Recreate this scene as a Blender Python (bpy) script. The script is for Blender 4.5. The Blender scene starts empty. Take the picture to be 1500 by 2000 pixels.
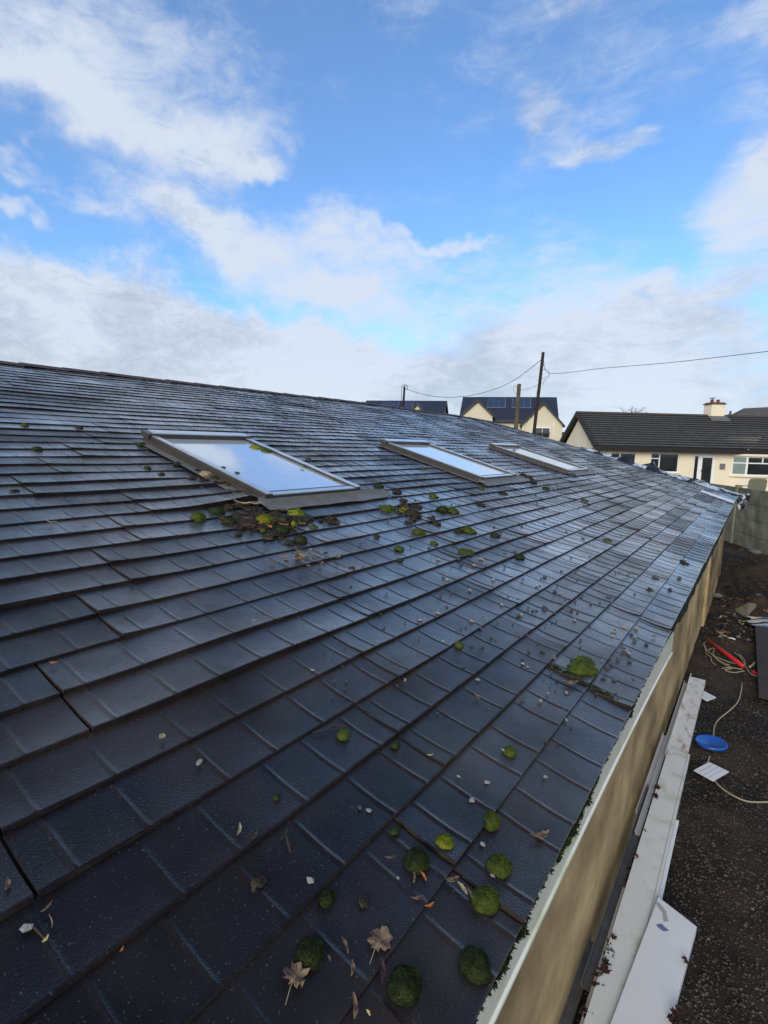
import bpy, math, random
from mathutils import Vector, Matrix, noise
R_ = math.radians
random.seed(7)
sc = bpy.context.scene
col = sc.collection

# ------------------------------------------------------------------ camera
CH = 3.0
Fx = 1000.0                                     # focal length in photo pixels (photo 1500 x 2000)
RM = Matrix(((0.80854794, 0.09357224, -0.58094274),
             (0.58790766, -0.08685913, 0.80425125),
             (0.02479541, -0.99181638, -0.12524161)))   # columns: image right, image down, forward
cam = bpy.data.cameras.new('camera'); camo = bpy.data.objects.new('camera', cam); col.objects.link(camo)
r_, d_, f_ = RM.col[0], RM.col[1], RM.col[2]
camo.matrix_world = Matrix(((r_[0], -d_[0], -f_[0], 0), (r_[1], -d_[1], -f_[1], 0), (r_[2], -d_[2], -f_[2], CH), (0, 0, 0, 1)))
cam.sensor_fit = 'VERTICAL'; cam.sensor_height = 36.0; cam.lens = 36.0 * Fx / 2000.0
cam.clip_start = 0.05; cam.clip_end = 3000
sc.camera = camo
sc.view_settings.view_transform = 'Standard'; sc.view_settings.look = 'None'
sc.view_settings.exposure = 0.0; sc.view_settings.gamma = 1.0

def ray(px, py):
    return RM @ Vector((px - 750.0, py - 1000.0, Fx))
UU = Vector((0.80879661, 0.58808847, 0)); VV = Vector((-0.58808847, 0.80879661, 0))
def at(px, py, D):                              # the point seen there at horizontal depth D
    v = ray(px, py); P = v * (D / v.dot(VV)); return Vector((P.x, P.y, P.z + CH))
def on_z(px, py, z=0.0):
    v = ray(px, py); P = v * ((z - CH) / v.z); return Vector((P.x, P.y, z))
def uv(u, v, z):
    p = UU * u + VV * v; return Vector((p.x, p.y, z))

# ------------------------------------------------------------------ world and sun
SUN_EL, SUN_AZ = R_(24), R_(170)                # azimuth clockwise from +Y
w = bpy.data.worlds.new('World'); sc.world = w; w.use_nodes = True
nt = w.node_tree; N = nt.nodes; Lk = nt.links; N.clear()
def nd(t, **k):
    n = N.new(t)
    for a, b in k.items(): setattr(n, a, b)
    return n
def mth(op, a, b=None, c=None, clamp=False):
    n = nd('ShaderNodeMath', operation=op, use_clamp=clamp)
    for i, x in enumerate((a, b, c)):
        if x is None: continue
        if isinstance(x, (int, float)): n.inputs[i].default_value = x
        else: Lk.new(x, n.inputs[i])
    return n.outputs[0]
tc = nd('ShaderNodeTexCoord'); sep = nd('ShaderNodeSeparateXYZ'); Lk.new(tc.outputs['Generated'], sep.inputs[0])
az = mth('ARCTAN2', sep.outputs[0], sep.outputs[1]); el = mth('ARCSINE', sep.outputs[2])
cmb = nd('ShaderNodeCombineXYZ'); Lk.new(az, cmb.inputs[0]); Lk.new(el, cmb.inputs[1])
zz = mth('MAXIMUM', sep.outputs[2], 0.0)
den = mth('ADD', zz, 0.16)
pl = nd('ShaderNodeCombineXYZ'); Lk.new(mth('DIVIDE', sep.outputs[0], den), pl.inputs[0]); Lk.new(mth('DIVIDE', sep.outputs[1], den), pl.inputs[1])
def tex(vec, scale, detail, rough=0.55, dist=0.0, off=0.0):
    n = nd('ShaderNodeTexNoise'); n.inputs['Scale'].default_value = scale; n.inputs['Detail'].default_value = detail
    n.inputs['Roughness'].default_value = rough; n.inputs['Distortion'].default_value = dist
    if off:
        a = nd('ShaderNodeVectorMath', operation='ADD'); Lk.new(vec, a.inputs[0]); a.inputs[1].default_value = (off, off * 1.7, off * .6); vec = a.outputs[0]
    Lk.new(vec, n.inputs['Vector']); return n
wn = tex(tc.outputs['Generated'], 5.0, 4, 0.6)
ws = nd('ShaderNodeVectorMath', operation='SUBTRACT'); Lk.new(wn.outputs['Color'], ws.inputs[0]); ws.inputs[1].default_value = (.5, .5, .5)
wsc = nd('ShaderNodeVectorMath', operation='SCALE'); Lk.new(ws.outputs[0], wsc.inputs[0]); wsc.inputs['Scale'].default_value = 0.22
wad = nd('ShaderNodeVectorMath', operation='ADD'); Lk.new(cmb.outputs[0], wad.inputs[0]); Lk.new(wsc.outputs[0], wad.inputs[1])
VEC = wad.outputs[0]
def azel(px, py):
    v = ray(px, py).normalized(); return math.atan2(v.x, v.y), math.asin(v.z)
BL = [  # cloud banks: two ends, half width, weight
 (-80, 40, 280, 130, 140, .85), (-60, 180, 640, 280, 70, .95), (250, 60, 560, 200, 110, .45), (470, 310, 555, 350, 28, .8),
 (180, 370, 560, 470, 62, 1.0), (340, 510, 850, 530, 62, .8), (560, 450, 830, 490, 42, .6), (740, 452, 980, 468, 16, .7),
 (-60, 560, 270, 600, 85, 1.0), (-60, 700, 760, 720, 110, 1.25), (340, 640, 720, 670, 42, .9), (700, 720, 1600, 740, 115, 1.15),
 (860, 570, 1260, 580, 95, .62), (560, 575, 830, 600, 40, .65), (1370, 450, 1600, 400, 95, .95), (1450, 330, 1600, 330, 60, .7),
 (1240, 585, 1560, 550, 38, .9), (1045, 285, 1310, 292, 34, .75), (1060, 210, 1120, 235, 34, .45), (900, 130, 1330, 50, 120, .42),
 (1380, 260, 1560, 200, 70, .42), (1420, 20, 1600, 30, 80, .6), (690, 5, 830, 20, 45, .4), (-40, 345, 70, 345, 26, .8),
 (-40, 400, 70, 420, 20, .7), (60, 372, 220, 405, 22, .7), (1100, 640, 1560, 640, 50, .7), (-60, 620, 560, 790, 80, .7)]
acc = None
for (x0, y0, x1, y1, hw, wt) in BL:
    a0, e0 = azel(x0, y0); a1, e1 = azel(x1, y1)
    cx_, cy_ = (a0 + a1) / 2, (e0 + e1) / 2; ln = math.hypot(a1 - a0, e1 - e0); rot = math.atan2(e1 - e0, a1 - a0)
    mx, my = (x0 + x1) / 2, (y0 + y1) / 2
    cc = 1.0 / (1 + ((mx - 750) ** 2 + (my - 1000) ** 2) / 1e6)
    hwr = hw / 1000.0 * cc ** 0.75
    mp = nd('ShaderNodeMapping', vector_type='TEXTURE')
    mp.inputs['Location'].default_value = (cx_, cy_, 0); mp.inputs['Rotation'].default_value = (0, 0, rot)
    mp.inputs['Scale'].default_value = (ln / 2 * 1.15 + hwr * 1.1, hwr * 1.55, 1); Lk.new(VEC, mp.inputs['Vector'])
    le = nd('ShaderNodeVectorMath', operation='LENGTH'); Lk.new(mp.outputs[0], le.inputs[0])
    mr = nd('ShaderNodeMapRange', interpolation_type='SMOOTHSTEP'); Lk.new(le.outputs['Value'], mr.inputs['Value'])
    mr.inputs['From Min'].default_value = 1.0; mr.inputs['From Max'].default_value = 0.15
    mr.inputs['To Min'].default_value = 0.0; mr.inputs['To Max'].default_value = wt
    acc = mr.outputs[0] if acc is None else mth('ADD', acc, mr.outputs[0])
acc = mth('MINIMUM', acc, 1.25)
n1 = tex(pl.outputs[0], 1.5, 9, 0.62, 0.3)
stc = nd('ShaderNodeMapping'); stc.inputs['Rotation'].default_value = (0, R_(12), R_(-36)); stc.inputs['Scale'].default_value = (.55, 1.0, 1.7); Lk.new(tc.outputs['Generated'], stc.inputs['Vector'])
n2 = tex(stc.outputs[0], 8.0, 9, 0.66, 0.5, 3.0)
# unseen sky out of frame: cloud cover added to whiten roof reflections, thinned overhead
fa, fe = azel(750, 400)
mp = nd('ShaderNodeMapping', vector_type='TEXTURE'); mp.inputs['Location'].default_value = (fa, fe, 0); mp.inputs['Scale'].default_value = (1.0, .75, 1); Lk.new(cmb.outputs[0], mp.inputs['Vector'])
le = nd('ShaderNodeVectorMath', operation='LENGTH'); Lk.new(mp.outputs[0], le.inputs[0])
outm = nd('ShaderNodeMapRange', interpolation_type='SMOOTHSTEP'); Lk.new(le.outputs['Value'], outm.inputs['Value'])
outm.inputs['From Min'].default_value = .75; outm.inputs['From Max'].default_value = 1.25; outm.inputs['To Max'].default_value = 1.0
hz = nd('ShaderNodeMapRange', interpolation_type='SMOOTHSTEP'); Lk.new(el, hz.inputs['Value'])
hz.inputs['From Min'].default_value = .30; hz.inputs['From Max'].default_value = .0; hz.inputs['To Max'].default_value = .8
zen = nd('ShaderNodeMapRange', interpolation_type='SMOOTHSTEP'); Lk.new(el, zen.inputs['Value'])
zen.inputs['From Min'].default_value = .75; zen.inputs['From Max'].default_value = 1.15; zen.inputs['To Min'].default_value = 1.0; zen.inputs['To Max'].default_value = .15
dn = mth('ADD', acc, mth('ADD', mth('MULTIPLY', outm.outputs[0], zen.outputs[0]), hz.outputs[0]))
dn = mth('ADD', dn, mth('MULTIPLY', mth('SUBTRACT', n1.outputs['Fac'], .5), .65))
dn = mth('ADD', dn, mth('MULTIPLY', mth('SUBTRACT', n2.outputs['Fac'], .5), 1.35))
al = nd('ShaderNodeMapRange', interpolation_type='SMOOTHSTEP'); Lk.new(dn, al.inputs['Value'])
al.inputs['From Min'].default_value = .0; al.inputs['From Max'].default_value = 1.22; al.inputs['To Max'].default_value = .95; al.inputs['To Min'].default_value = .07
sky = nd('ShaderNodeTexSky', sky_type='NISHITA'); sky.sun_disc = False
sky.sun_elevation = SUN_EL; sky.sun_rotation = SUN_AZ; sky.air_density = 1.0; sky.dust_density = 0.4; sky.ozone_density = 2.0
skm = nd('ShaderNodeMix', data_type='RGBA', blend_type='MULTIPLY'); skm.inputs['Factor'].default_value = 1.0
Lk.new(sky.outputs[0], skm.inputs['A']); skm.inputs['B'].default_value = (1.32, 1.92, 2.45, 1)
# cloud colour: white tops, grey bellies low in the sky
n4 = tex(stc.outputs[0], 26.0, 7, 0.7, 0.8, 5.0)
dn = mth('ADD', dn, mth('MULTIPLY', mth('SUBTRACT', n4.outputs['Fac'], .5), .75)); Lk.new(dn, al.inputs['Value'])
n3 = tex(tc.outputs['Generated'], 3.2, 5, 0.55, 0.3, 7.0)
gl = nd('ShaderNodeMapRange', interpolation_type='SMOOTHSTEP'); Lk.new(el, gl.inputs['Value'])
gl.inputs['From Min'].default_value = .36; gl.inputs['From Max'].default_value = .05; gl.inputs['To Max'].default_value = .24; gl.inputs['To Min'].default_value = .0
gm = mth('ADD', mth('MULTIPLY', mth('SUBTRACT', n3.outputs['Fac'], .50), 3.6), mth('ADD', gl.outputs[0], mth('MULTIPLY', mth('ADD', mth('SUBTRACT', n2.outputs['Fac'], .5), mth('SUBTRACT', n4.outputs['Fac'], .5)), -2.2)), clamp=True)
cc = nd('ShaderNodeMix', data_type='RGBA'); Lk.new(gm, cc.inputs['Factor'])
cc.inputs['A'].default_value = (7.1, 7.8, 8.9, 1); cc.inputs['B'].default_value = (5.1, 5.75, 6.7, 1)
fin = nd('ShaderNodeMix', data_type='RGBA'); Lk.new(al.outputs[0], fin.inputs['Factor']); Lk.new(skm.outputs['Result'], fin.inputs['A']); Lk.new(cc.outputs['Result'], fin.inputs['B'])
bg = nd('ShaderNodeBackground'); bg.inputs['Strength'].default_value = 0.10; Lk.new(fin.outputs['Result'], bg.inputs['Color'])
wo = nd('ShaderNodeOutputWorld'); Lk.new(bg.outputs[0], wo.inputs[0])
w.cycles.sampling_method = 'MANUAL'; w.cycles.sample_map_resolution = 512

sl = bpy.data.lights.new('sun', 'SUN'); so = bpy.data.objects.new('sun', sl); col.objects.link(so)
sl.energy = 2.6; sl.angle = R_(32); sl.color = (1.0, .93, .82)
sd = Vector((math.sin(SUN_AZ) * math.cos(SUN_EL), math.cos(SUN_AZ) * math.cos(SUN_EL), math.sin(SUN_EL)))
so.rotation_euler = sd.to_track_quat('Z', 'Y').to_euler(); so.location = sd * 30

# ------------------------------------------------------------------ materials
def mat(name, base, rough=.6, spec=.5, var=0.0, vs=8.0, bump=0.0, bs=60.0, bump2=0.0, bs2=6.0, col2=None, c2s=3.0, c2lo=.45, c2hi=.65,
        rv=0.0, metal=0.0, ior=1.5, coat=0.0, stretch=None, detail=6, tint=None, specks=None, wet=None):
    m = bpy.data.materials.new(name); m.use_nodes = True
    t = m.node_tree; n = t.nodes; l = t.links; b = n['Principled BSDF']
    b.inputs['Base Color'].default_value = (*base, 1); b.inputs['Roughness'].default_value = rough
    b.inputs['Specular IOR Level'].default_value = spec; b.inputs['Metallic'].default_value = metal; b.inputs['IOR'].default_value = ior
    b.inputs['Coat Weight'].default_value = coat; b.inputs['Coat Roughness'].default_value = .08
    tcn = n.new('ShaderNodeTexCoord'); vec = tcn.outputs['Object']
    if stretch:
        mp = n.new('ShaderNodeMapping'); mp.inputs['Scale'].default_value = stretch[:3]
        if len(stretch) > 3: mp.inputs['Rotation'].default_value = stretch[3]
        l.new(vec, mp.inputs['Vector']); svec = mp.outputs[0]
    else: svec = vec
    def nz(v, s, d=detail):
        q = n.new('ShaderNodeTexNoise'); q.inputs['Scale'].default_value = s; q.inputs['Detail'].default_value = d; q.inputs['Roughness'].default_value = .6
        l.new(v, q.inputs['Vector']); return q.outputs['Fac']
    def ramp(f, lo, hi, a=0., c=1.):
        q = n.new('ShaderNodeMapRange'); q.inputs['From Min'].default_value = lo; q.inputs['From Max'].default_value = hi
        q.inputs['To Min'].default_value = a; q.inputs['To Max'].default_value = c; l.new(f, q.inputs['Value']); return q.outputs[0]
    cur = None
    def mixc(fac, A, B, mode='MIX'):
        q = n.new('ShaderNodeMix'); q.data_type = 'RGBA'; q.blend_type = mode
        if isinstance(fac, float): q.inputs['Factor'].default_value = fac
        else: l.new(fac, q.inputs['Factor'])
        for s, x in (('A', A), ('B', B)):
            if isinstance(x, tuple): q.inputs[s].default_value = (*x, 1)
            else: l.new(x, q.inputs[s])
        return q.outputs['Result']
    cur = base
    if col2: cur = mixc(ramp(nz(svec, c2s), c2lo, c2hi), cur, col2)
    if var:
        k = ramp(nz(vec, vs), .25, .75, 1 - var, 1 + var)
        cb = n.new('ShaderNodeCombineColor')
        for i in range(3): l.new(k, cb.inputs[i])
        cur = mixc(1.0, cur, cb.outputs[0], 'MULTIPLY')
    if tint:
        a = n.new('ShaderNodeAttribute'); a.attribute_name = tint
        cur = mixc(1.0, cur, a.outputs['Color'], 'MULTIPLY')
    if specks:
        cur = mixc(ramp(nz(vec, specks[1], 2), specks[2], specks[2] + .03), cur, specks[0])
    if not isinstance(cur, tuple): l.new(cur, b.inputs['Base Color'])
    if rv:
        l.new(ramp(nz(vec, vs * .7), .3, .7, max(.02, rough - rv), rough + rv), b.inputs['Roughness'])
    prev = None
    for (bb, s, dist) in ((bump2, bs2, .02), (bump, bs, .004)):
        if bb:
            q = n.new('ShaderNodeBump'); q.inputs['Strength'].default_value = bb; q.inputs['Distance'].default_value = dist
            l.new(nz(vec, s), q.inputs['Height'])
            if prev: l.new(prev, q.inputs['Normal'])
            prev = q.outputs[0]
    if prev: l.new(prev, b.inputs['Normal'])
    if wet:                                                   # damp film: weak mirror straight on, strong at a glancing angle
        lw = n.new('ShaderNodeLayerWeight'); lw.inputs['Blend'].default_value = .5
        if prev: l.new(prev, lw.inputs['Normal'])
        pw = n.new('ShaderNodeMath'); pw.operation = 'POWER'; l.new(lw.outputs['Facing'], pw.inputs[0]); pw.inputs[1].default_value = wet[1]
        ml = n.new('ShaderNodeMath'); ml.operation = 'MULTIPLY_ADD'; l.new(pw.outputs[0], ml.inputs[0]); ml.inputs[1].default_value = wet[0]; ml.inputs[2].default_value = .010
        if tint:                                              # the film is patchy, and some panels hold more of it
            pt = ramp(nz(vec, 2.6, 5), .34, .66, .65, 1.35); sx = n.new('ShaderNodeSeparateColor'); l.new(a.outputs['Color'], sx.inputs[0])
            m2 = n.new('ShaderNodeMath'); m2.operation = 'MULTIPLY'; l.new(pt, m2.inputs[0]); l.new(sx.outputs[0], m2.inputs[1])
            m3 = n.new('ShaderNodeMath'); m3.operation = 'MULTIPLY'; l.new(m2.outputs[0], m3.inputs[0]); l.new(ml.outputs[0], m3.inputs[1]); ml = m3
        g = n.new('ShaderNodeBsdfGlossy'); g.inputs['Color'].default_value = (1, .92, .83, 1)
        l.new(b.inputs['Roughness'].links[0].from_socket, g.inputs['Roughness'])
        if prev: l.new(prev, g.inputs['Normal'])
        b.inputs['Specular IOR Level'].default_value = 0.0
        mx = n.new('ShaderNodeMixShader'); l.new(ml.outputs[0], mx.inputs[0]); l.new(b.outputs[0], mx.inputs[1]); l.new(g.outputs[0], mx.inputs[2])
        l.new(mx.outputs[0], n['Material Output'].inputs['Surface'])
    return m
M = {}
M['tile'] = mat('roof_course_coating', (.0135, .0112, .0125), .23, .55, var=.5, vs=3.5, bump=.30, bs=240, bump2=.06, bs2=6, rv=.09, wet=(.90, 2.75), detail=3, tint='tint', col2=(.028, .021, .016), c2s=1.6, specks=((.06, .06, .06), 190, .67))
M['tile_edge'] = mat('course_edge', (.019, .014, .013), .8, .2, var=.5, vs=40, bump=1, bs=120, col2=(.035, .025, .019), c2s=14)
M['underlay'] = mat('underlay_felt', (.022, .020, .014), .85, .2, var=.4, vs=20, bump=1, bs=60)
M['fascia'] = mat('fascia_paint', (.68, .67, .57), .5, .4, var=.08, vs=6, col2=(.46, .48, .26), c2s=2.0, c2lo=.55, c2hi=.75, stretch=(1, 3, 8))
M['lip'] = mat('fascia_lip', (.84, .83, .70), .5, .4, var=.05, col2=(.45, .50, .20), c2s=3, c2lo=.5, c2hi=.7)
M['render'] = mat('stained_render', (.52, .39, .20), .8, .3, var=.2, vs=4, col2=(.15, .095, .045), c2s=1.25, c2lo=.38, c2hi=.62, stretch=(1, .55, .75, (R_(-24), 0, 0)), bump=.6, bs=90)
M['pier'] = mat('cream_render_broken', (.46, .38, .23), .85, .3, var=.2, vs=9, bump=1, bs=50)
M['frame'] = mat('skylight_cladding', (.062, .058, .054), .36, .5, var=.2, vs=12, metal=.35, bump=.1, bs=80)
M['frame_top'] = mat('skylight_cover_cap', (.60, .61, .63), .22, .5, var=.12, vs=10, metal=.7)
M['lead'] = mat('lead_flashing', (.16, .152, .132), .55, .4, var=.25, vs=9, metal=.25, bump=.5, bs=30, rv=.15)
M['glass'] = mat('skylight_glass', (.66, .70, .74), .05, .9, ior=2.0, metal=.5, var=.05)
M['blind'] = mat('skylight_inner_blind', (.10, .085, .06), .7)
M['moss_dark'] = mat('moss_dark', (.014, .022, .007), .9, .2, var=.6, vs=60, bump=1, bs=120, col2=(.026, .036, .009), c2s=18)
M['moss'] = mat('moss_green', (.042, .060, .010), .9, .2, var=.5, vs=60, bump=1, bs=120, col2=(.055, .070, .010), c2s=14)
M['moss_bright'] = mat('moss_bright', (.14, .17, .014), .9, .2, var=.5, vs=50, bump=1, bs=120, col2=(.16, .17, .015), c2s=12)
M['dirt'] = mat('dirt', (.026, .020, .015), .9, .2, var=.6, vs=30, bump=1, bs=60, col2=(.055, .045, .03), c2s=12)
M['stone'] = mat('pale_chip', (.27, .265, .24), .7, .3, var=.4, vs=50, bump=.8, bs=90, col2=(.14, .13, .12), c2s=20)
M['stone_dark'] = mat('dark_chip', (.045, .045, .045), .5, .5, var=.5, vs=40, bump=.8, bs=90)
M['leaf'] = mat('dry_leaf', (.075, .040, .024), .65, .4, var=.6, vs=60, bump=.8, bs=120, col2=(.20, .135, .075), c2s=45, c2lo=.40, c2hi=.60)
M['leaf_orange'] = mat('orange_leaf', (.36, .12, .03), .6, .3, var=.3, vs=40)
M['leaf_yellow'] = mat('yellow_leaf', (.48, .40, .16), .6, .3, var=.3, vs=40)
M['leaf_dark'] = mat('rotting_leaf', (.035, .013, .010), .6, .4, var=.5, vs=20)
M['twig'] = mat('twig', (.05, .035, .025), .8, .2, var=.3, vs=40)
M['straw'] = mat('straw', (.30, .24, .15), .8, .2, var=.3, vs=40)
M['gravel_ground'] = mat('dark_gravel_soil', (.015, .012, .009), .85, .2, var=.55, vs=3.5, bump=1, bs=55, bump2=.6, bs2=14, col2=(.050, .034, .019), c2s=.8, specks=((.09, .08, .065), 60, .70), rv=.2)
M['gravel'] = mat('gravel_chips', (.034, .030, .024), .55, .5, var=.85, vs=17, col2=(.014, .012, .010), c2s=1.3, tint='tint')
M['clod'] = mat('soil_clod', (.035, .024, .016), .9, .2, var=.5, vs=12, bump=1, bs=40, col2=(.08, .06, .04), c2s=4)
M['slab'] = mat('broken_slab', (.13, .12, .10), .8, .3, var=.3, vs=8, bump=.8, bs=40)
M['upvc'] = mat('white_board', (.66, .66, .66), .38, .5, var=.05, vs=4, bump=.05, bs=30)
M['upvc_green'] = mat('white_board_algae', (.62, .62, .58), .42, .5, var=.06, vs=4, col2=(.36, .35, .19), c2s=4.5, c2lo=.53, c2hi=.72)
M['upvc_rust'] = mat('white_board_rusty', (.62, .60, .56), .45, .5, var=.06, vs=4, col2=(.27, .15, .08), c2s=5, c2lo=.50, c2hi=.70, stretch=(2.5, 1, 1))
M['upvc_gap'] = mat('board_groove', (.34, .34, .33), .7)
M['metal_grey'] = mat('grey_metal_channel', (.13, .13, .13), .5, .5, var=.4, vs=6, metal=.3)
M['blue'] = mat('blue_plastic', (.012, .10, .42), .35, .5, var=.12, vs=12, col2=(.02, .06, .18), c2s=8, c2lo=.58, c2hi=.7)
M['red'] = mat('red_paint', (.50, .018, .018), .35, .5, var=.1, vs=20)
M['rope'] = mat('cream_rope', (.34, .29, .20), .9, .2, var=.3, vs=80, bump=1, bs=200)
M['plank'] = mat('dark_plank', (.040, .032, .028), .8, .3, var=.4, vs=8, bump=1, bs=30, stretch=(1, 8, 1))
M['cloth_grey'] = mat('grey_stripe', (.30, .31, .29), .8, .2); M['cloth_blue'] = mat('blue_stripe', (.035, .09, .22), .8, .2)
M['cloth_cream'] = mat('cream_stripe', (.55, .47, .28), .8, .2); M['cloth_dark'] = mat('dark_stripe', (.03, .03, .04), .8, .2)
M['foil'] = mat('foil_membrane', (.60, .60, .60), .4, .6, var=.5, vs=7, metal=.3, col2=(.06, .055, .055), c2s=2.6, c2lo=.48, c2hi=.58, bump=.6, bs=30, bump2=.8, bs2=9)
M['membrane'] = mat('black_membrane', (.010, .010, .011), .6, .25, var=.3, vs=7, bump=.6, bs=30, bump2=.8, bs2=9)
M['cream'] = mat('cream_render', (.80, .71, .53), .85, .3, var=.06, vs=1.2, bump=.3, bs=40)
M['cream2'] = mat('ivory_render', (.62, .57, .42), .85, .3, var=.06, vs=.8, bump=.2, bs=40)
M['roof_conc'] = mat('concrete_roof_tile', (.080, .072, .067), .7, .35, var=.35, vs=3, bump=.5, bs=20)
M['roof_lap'] = mat('roof_lap', (.010, .010, .010), .7, .35, var=.35, vs=5)
M['roof_slate'] = mat('far_slate', (.020, .022, .035), .5, .5, var=.15, vs=1.5)
M['verge_dark'] = mat('dark_fascia', (.018, .015, .014), .5, .4)
M['ridge_brown'] = mat('ridge_tile', (.062, .045, .038), .7, .3, var=.2, vs=4)
M['white_frame'] = mat('white_frame', (.80, .80, .79), .4, .5)
M['pane'] = mat('window_pane', (.020, .024, .024), .05, .8, ior=1.6, var=.6, vs=1.3)
M['pane_pale'] = mat('bay_side_pane', (.22, .28, .27), .08, .8, ior=1.6, var=.2, vs=2)
M['solar'] = mat('solar_glass', (.025, .035, .06), .15, .8, ior=1.6)
M['solar_rim'] = mat('solar_rim', (.10, .12, .17), .4)
M['terracotta'] = mat('terracotta', (.15, .07, .05), .8, .2, var=.2, vs=6)
M['pole'] = mat('weathered_pole', (.075, .058, .042), .85, .2, var=.45, vs=6, stretch=(6, 6, .5), col2=(.16, .14, .09), c2s=1.2)
M['pole_dark'] = mat('dark_pole', (.035, .024, .020), .85, .2, var=.3, vs=6)
M['cable'] = mat('cable', (.03, .03, .032), .7, .2)
M['concrete'] = mat('damp_concrete', (.20, .185, .135), .85, .3, var=.35, vs=2.2, bump=.8, bs=35, col2=(.11, .108, .072), c2s=1.8, c2lo=.42, c2hi=.62)
M['concrete_post'] = mat('concrete_post', (.19, .185, .125), .85, .3, var=.2, vs=4, bump=.6, bs=35)
M['garden_green'] = mat('garden_chair_plastic', (.17, .18, .13), .5, .4, var=.1)
M['box_grey'] = mat('grey_meter_box', (.17, .17, .17), .5, .4)
M['mark_blue'] = mat('blue_mark', (.13, .14, .30), .6); M['mark_grey'] = mat('grey_scuff', (.33, .33, .33), .6)

# ------------------------------------------------------------------ mesh builder
RL = {}
def root_loc(o):
    while o.parent: o = o.parent
    return RL.get(o.name, Vector((0, 0, 0)))
class MB:
    def __init__(s): s.v = []; s.f = []; s.m = []; s.t = []; s.cur = 0; s.tn = (1, 1, 1)
    def vert(s, p): s.v.append(Vector(p)); return len(s.v) - 1
    def face(s, idx): s.f.append(tuple(idx)); s.m.append(s.cur); s.t.append(s.tn)
    def quad(s, a, b, c, d): i = [s.vert(p) for p in (a, b, c, d)]; s.face(i)
    def poly(s, ps): s.face([s.vert(p) for p in ps])
    def prism(s, ps, vec):                                  # polygon ps extruded by vec
        vec = Vector(vec); a = [s.vert(p) for p in ps]; b = [s.vert(Vector(p) + vec) for p in ps]; n = len(ps)
        s.face(a[::-1]); s.face(b)
        for i in range(n): s.face((a[i], a[(i + 1) % n], b[(i + 1) % n], b[i]))
    def box(s, o, ex, ey, ez):                              # corner + three edge vectors
        o, ex, ey, ez = map(Vector, (o, ex, ey, ez)); s.prism([o, o + ex, o + ex + ey, o + ey], ez)
    def tube(s, pts, r, n=6, taper=None, caps=True):
        pts = [Vector(p) for p in pts]; rings = []; up0 = Vector((0, 0, 1)); k = len(pts)
        for i, p in enumerate(pts):
            d = (pts[min(i + 1, k - 1)] - pts[max(i - 1, 0)]).normalized()
            a = d.cross(up0)
            if a.length < .05: a = d.cross(Vector((1, 0, 0)))
            a.normalize(); b = d.cross(a); rr = r if taper is None else r + (taper - r) * i / (k - 1)
            rings.append([s.vert(p + (a * math.cos(2 * math.pi * j / n) + b * math.sin(2 * math.pi * j / n)) * rr) for j in range(n)])
        for i in range(k - 1):
            for j in range(n): s.face((rings[i][j], rings[i][(j + 1) % n], rings[i + 1][(j + 1) % n], rings[i + 1][j]))
        if caps: s.face(rings[0][::-1]); s.face(rings[-1])
    def build(s, name, mats, parent=None, smooth=False, origin=None, tint=False, label=None, cat=None, group=None, kind=None, bevel=0):
        if parent is not None: origin = root_loc(parent)
        elif origin is None:
            origin = sum(s.v, Vector()) / len(s.v)
        me = bpy.data.meshes.new(name); me.from_pydata([v - origin for v in s.v], [], s.f); me.update()
        if not isinstance(mats, (list, tuple)): mats = [mats]
        for m in mats: me.materials.append(M[m])
        me.polygons.foreach_set('material_index', s.m)
        if smooth: me.polygons.foreach_set('use_smooth', [True] * len(s.f))
        if tint:
            ca = me.color_attributes.new('tint', 'FLOAT_COLOR', 'CORNER'); buf = []
            for p, t in zip(me.polygons, s.t): buf += [t[0], t[1], t[2], 1.0] * p.loop_total
            ca.data.foreach_set('color', buf)
        o = bpy.data.objects.new(name, me); col.objects.link(o)
        if parent is not None: o.parent = parent
        else: o.location = origin; RL[o.name] = Vector(origin)
        if bevel:
            bm = o.modifiers.new('bevel', 'BEVEL'); bm.width = bevel; bm.segments = 2; bm.limit_method = 'ANGLE'
        tag(o, label, cat, group, kind); return o
def tag(o, label=None, cat=None, group=None, kind=None):
    if label: o['label'] = label
    if cat: o['category'] = cat
    if group: o['group'] = group
    if kind: o['kind'] = kind
def thing(name, loc, label, cat, group=None):
    o = bpy.data.objects.new(name, None); col.objects.link(o); o.location = loc; o.empty_display_size = .2
    RL[o.name] = Vector(loc); tag(o, label, cat, group); return o
def fbm(x, y, z=0, o=4): return noise.fractal(Vector((x, y, z)), 1.0, 2.0, o)

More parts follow.
